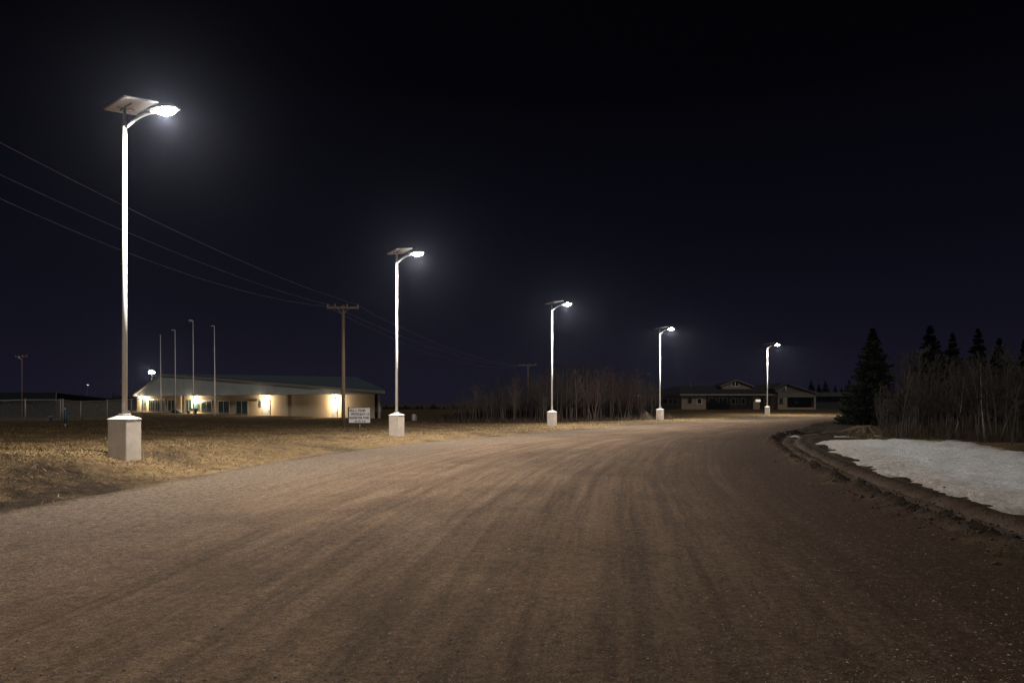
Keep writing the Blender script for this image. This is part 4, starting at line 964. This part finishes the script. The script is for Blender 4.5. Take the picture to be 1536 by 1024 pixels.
# two dark bushes in front of the bungalow porch
def bush(px0, px1, top, Y, label):
    X0, X1 = (px0 - CX) / FPX * Y, (px1 - CX) / FPX * Y; X = (X0 + X1) / 2; z = hz(X, Y); H = EYE - (top - HY) / FPX * Y - z; n = 2600
    th = RNG.uniform(0, 2 * math.pi, n); rr = np.sqrt(RNG.random(n)) * (X1 - X0) / 2; zz_ = RNG.random(n) ** .8 * H * np.sqrt(np.clip(1 - (rr / (X1 - X0) * 1.7) ** 2, .1, 1)); p = np.stack([np.cos(th) * rr, np.sin(th) * rr * .6, zz_], 1)
    d = RNG.normal(0, 1, (n, 3)); d /= np.linalg.norm(d, axis=1)[:, None]; s_ = np.cross(d, RNG.normal(0, 1, (n, 3))); s_ /= np.linalg.norm(s_, axis=1)[:, None]
    V = np.stack([p - s_ * .04, p + s_ * .04, p + d * .2], 1).reshape(-1, 3); r = thing('bush', label, 'bush', (X, Y, z))
    o = np_mesh('foliage', V, np.arange(3 * n).reshape(-1, 3), M['needle'], {'tint': np.repeat(RNG.random(n) * .4, 3)}); o.parent = r
    st_ = MB()
    for k in range(5): a_ = k * 1.3; st_.tube([(0, 0, -.1), (math.cos(a_) * .3, math.sin(a_) * .2, H * .3), (math.cos(a_) * .6, math.sin(a_) * .4, H * .6)], [.04, .03, .01], 5)
    st_.build('stem', M['bark'], r)
bush(1062, 1077, 599, 107.5, 'dark bush before the bungalow porch window, beside the pale siding')
bush(1076, 1095, 601, 107.2, 'wider dark bush in the middle of the bungalow porch')
# brush piles
def brush_pile(px, py, Y, w_, h_, n, label, m):
    X = (px - CX) / FPX * Y; z = hz(X, Y); mb = MB(); rr = random.Random(int(px))
    for i in range(n):
        a_ = rr.uniform(0, 6.283); r0 = rr.uniform(.3, 1) * w_; b_ = rr.uniform(0, 6.283); mb.tube([(math.cos(a_) * r0, math.sin(a_) * r0 * .6, -.03), (math.cos(a_) * r0 * .4, math.sin(a_) * r0 * .3, h_ * rr.uniform(.3, .8)), (math.cos(b_) * .25 * w_, math.sin(b_) * .2 * w_, h_ * rr.uniform(.2, 1))], [.012, .009, .005], 4)
    o = mb.build('brush_pile', m); o.location = (X, Y, z); tag(o, label, 'brush pile')
pale_br = mat('pale_dead_brush', (.17, .125, .082), (.10, .075, .05), 3, .9)
brush_pile(969, 631, 51, .55, .75, 26, 'small heap of cut branches on the verge beside the woods', pale_br)
brush_pile(1296, 645, 32, 1.25, .34, 260, 'pale heap of dead brush below the lone large spruce', pale_br)
# far tree mass behind everything
def tree_mass(name, px0, px1, Y0, Y1, tops, n, wd, label):
    px = RNG.uniform(px0, px1, n); Y = RNG.uniform(Y0, Y1, n); X = (px - CX) / FPX * Y; z = height(X, Y) - .5
    tp = EYE - (np.interp(px, tops[0], tops[1]) - HY) / FPX * Y + 2.2 * fbm(X * .12, Y * .12, 81) + RNG.normal(0, .35, n); H = np.clip(tp - z, .5, 30) * RNG.uniform(.55, 1, n)
    a_ = RNG.uniform(0, math.pi, n); c, s_ = np.cos(a_) * wd, np.sin(a_) * wd
    V = np.stack([np.stack([X - c, Y - s_, z], 1), np.stack([X + c, Y + s_, z], 1), np.stack([X + c * .35, Y + s_ * .35, z + H * .8], 1), np.stack([X, Y, z + H], 1), np.stack([X - c * .35, Y - s_ * .35, z + H * .75], 1)], 1).reshape(-1, 3)
    tag(np_mesh(name, V, np.arange(5 * n).reshape(-1, 5), M['tree_far'], {'tint': np.repeat(RNG.random(n), 5)}), label, None, None, 'stuff')
tree_mass('far_woods', -900, 2500, 250, 300, ([-900, 600, 700, 2500], [602, 607, 608, 600]), 7000, 1.5, 'far dark woods along the horizon')
tree_mass('scrub_bank', 93, 215, 165, 185, ([93, 105, 125, 150, 180, 215], [603, 595, 594, 598, 592, 597]), 1800, .5, 'dark scrub beyond the chain-link fence')

# ------------------------------------------------------------------ thin haze, added to give the lamps halos
hm = bpy.data.materials.new('halo_haze'); hm.use_nodes = True; hn = hm.node_tree; hn.nodes.clear()
ho = hn.nodes.new('ShaderNodeOutputMaterial'); hv = hn.nodes.new('ShaderNodeVolumePrincipled')
hv.inputs['Color'].default_value = (.66, .74, 1.0, 1); hv.inputs['Density'].default_value = .00007; hv.inputs['Anisotropy'].default_value = .90
hn.links.new(hv.outputs[0], ho.inputs['Volume'])
hb_ = MB(); hb_.box(-1000, -70, -9, 1000, 1450, 40); tag(hb_.build('haze', hm), 'thin haze added for the lamp halos', None, None, 'stuff')
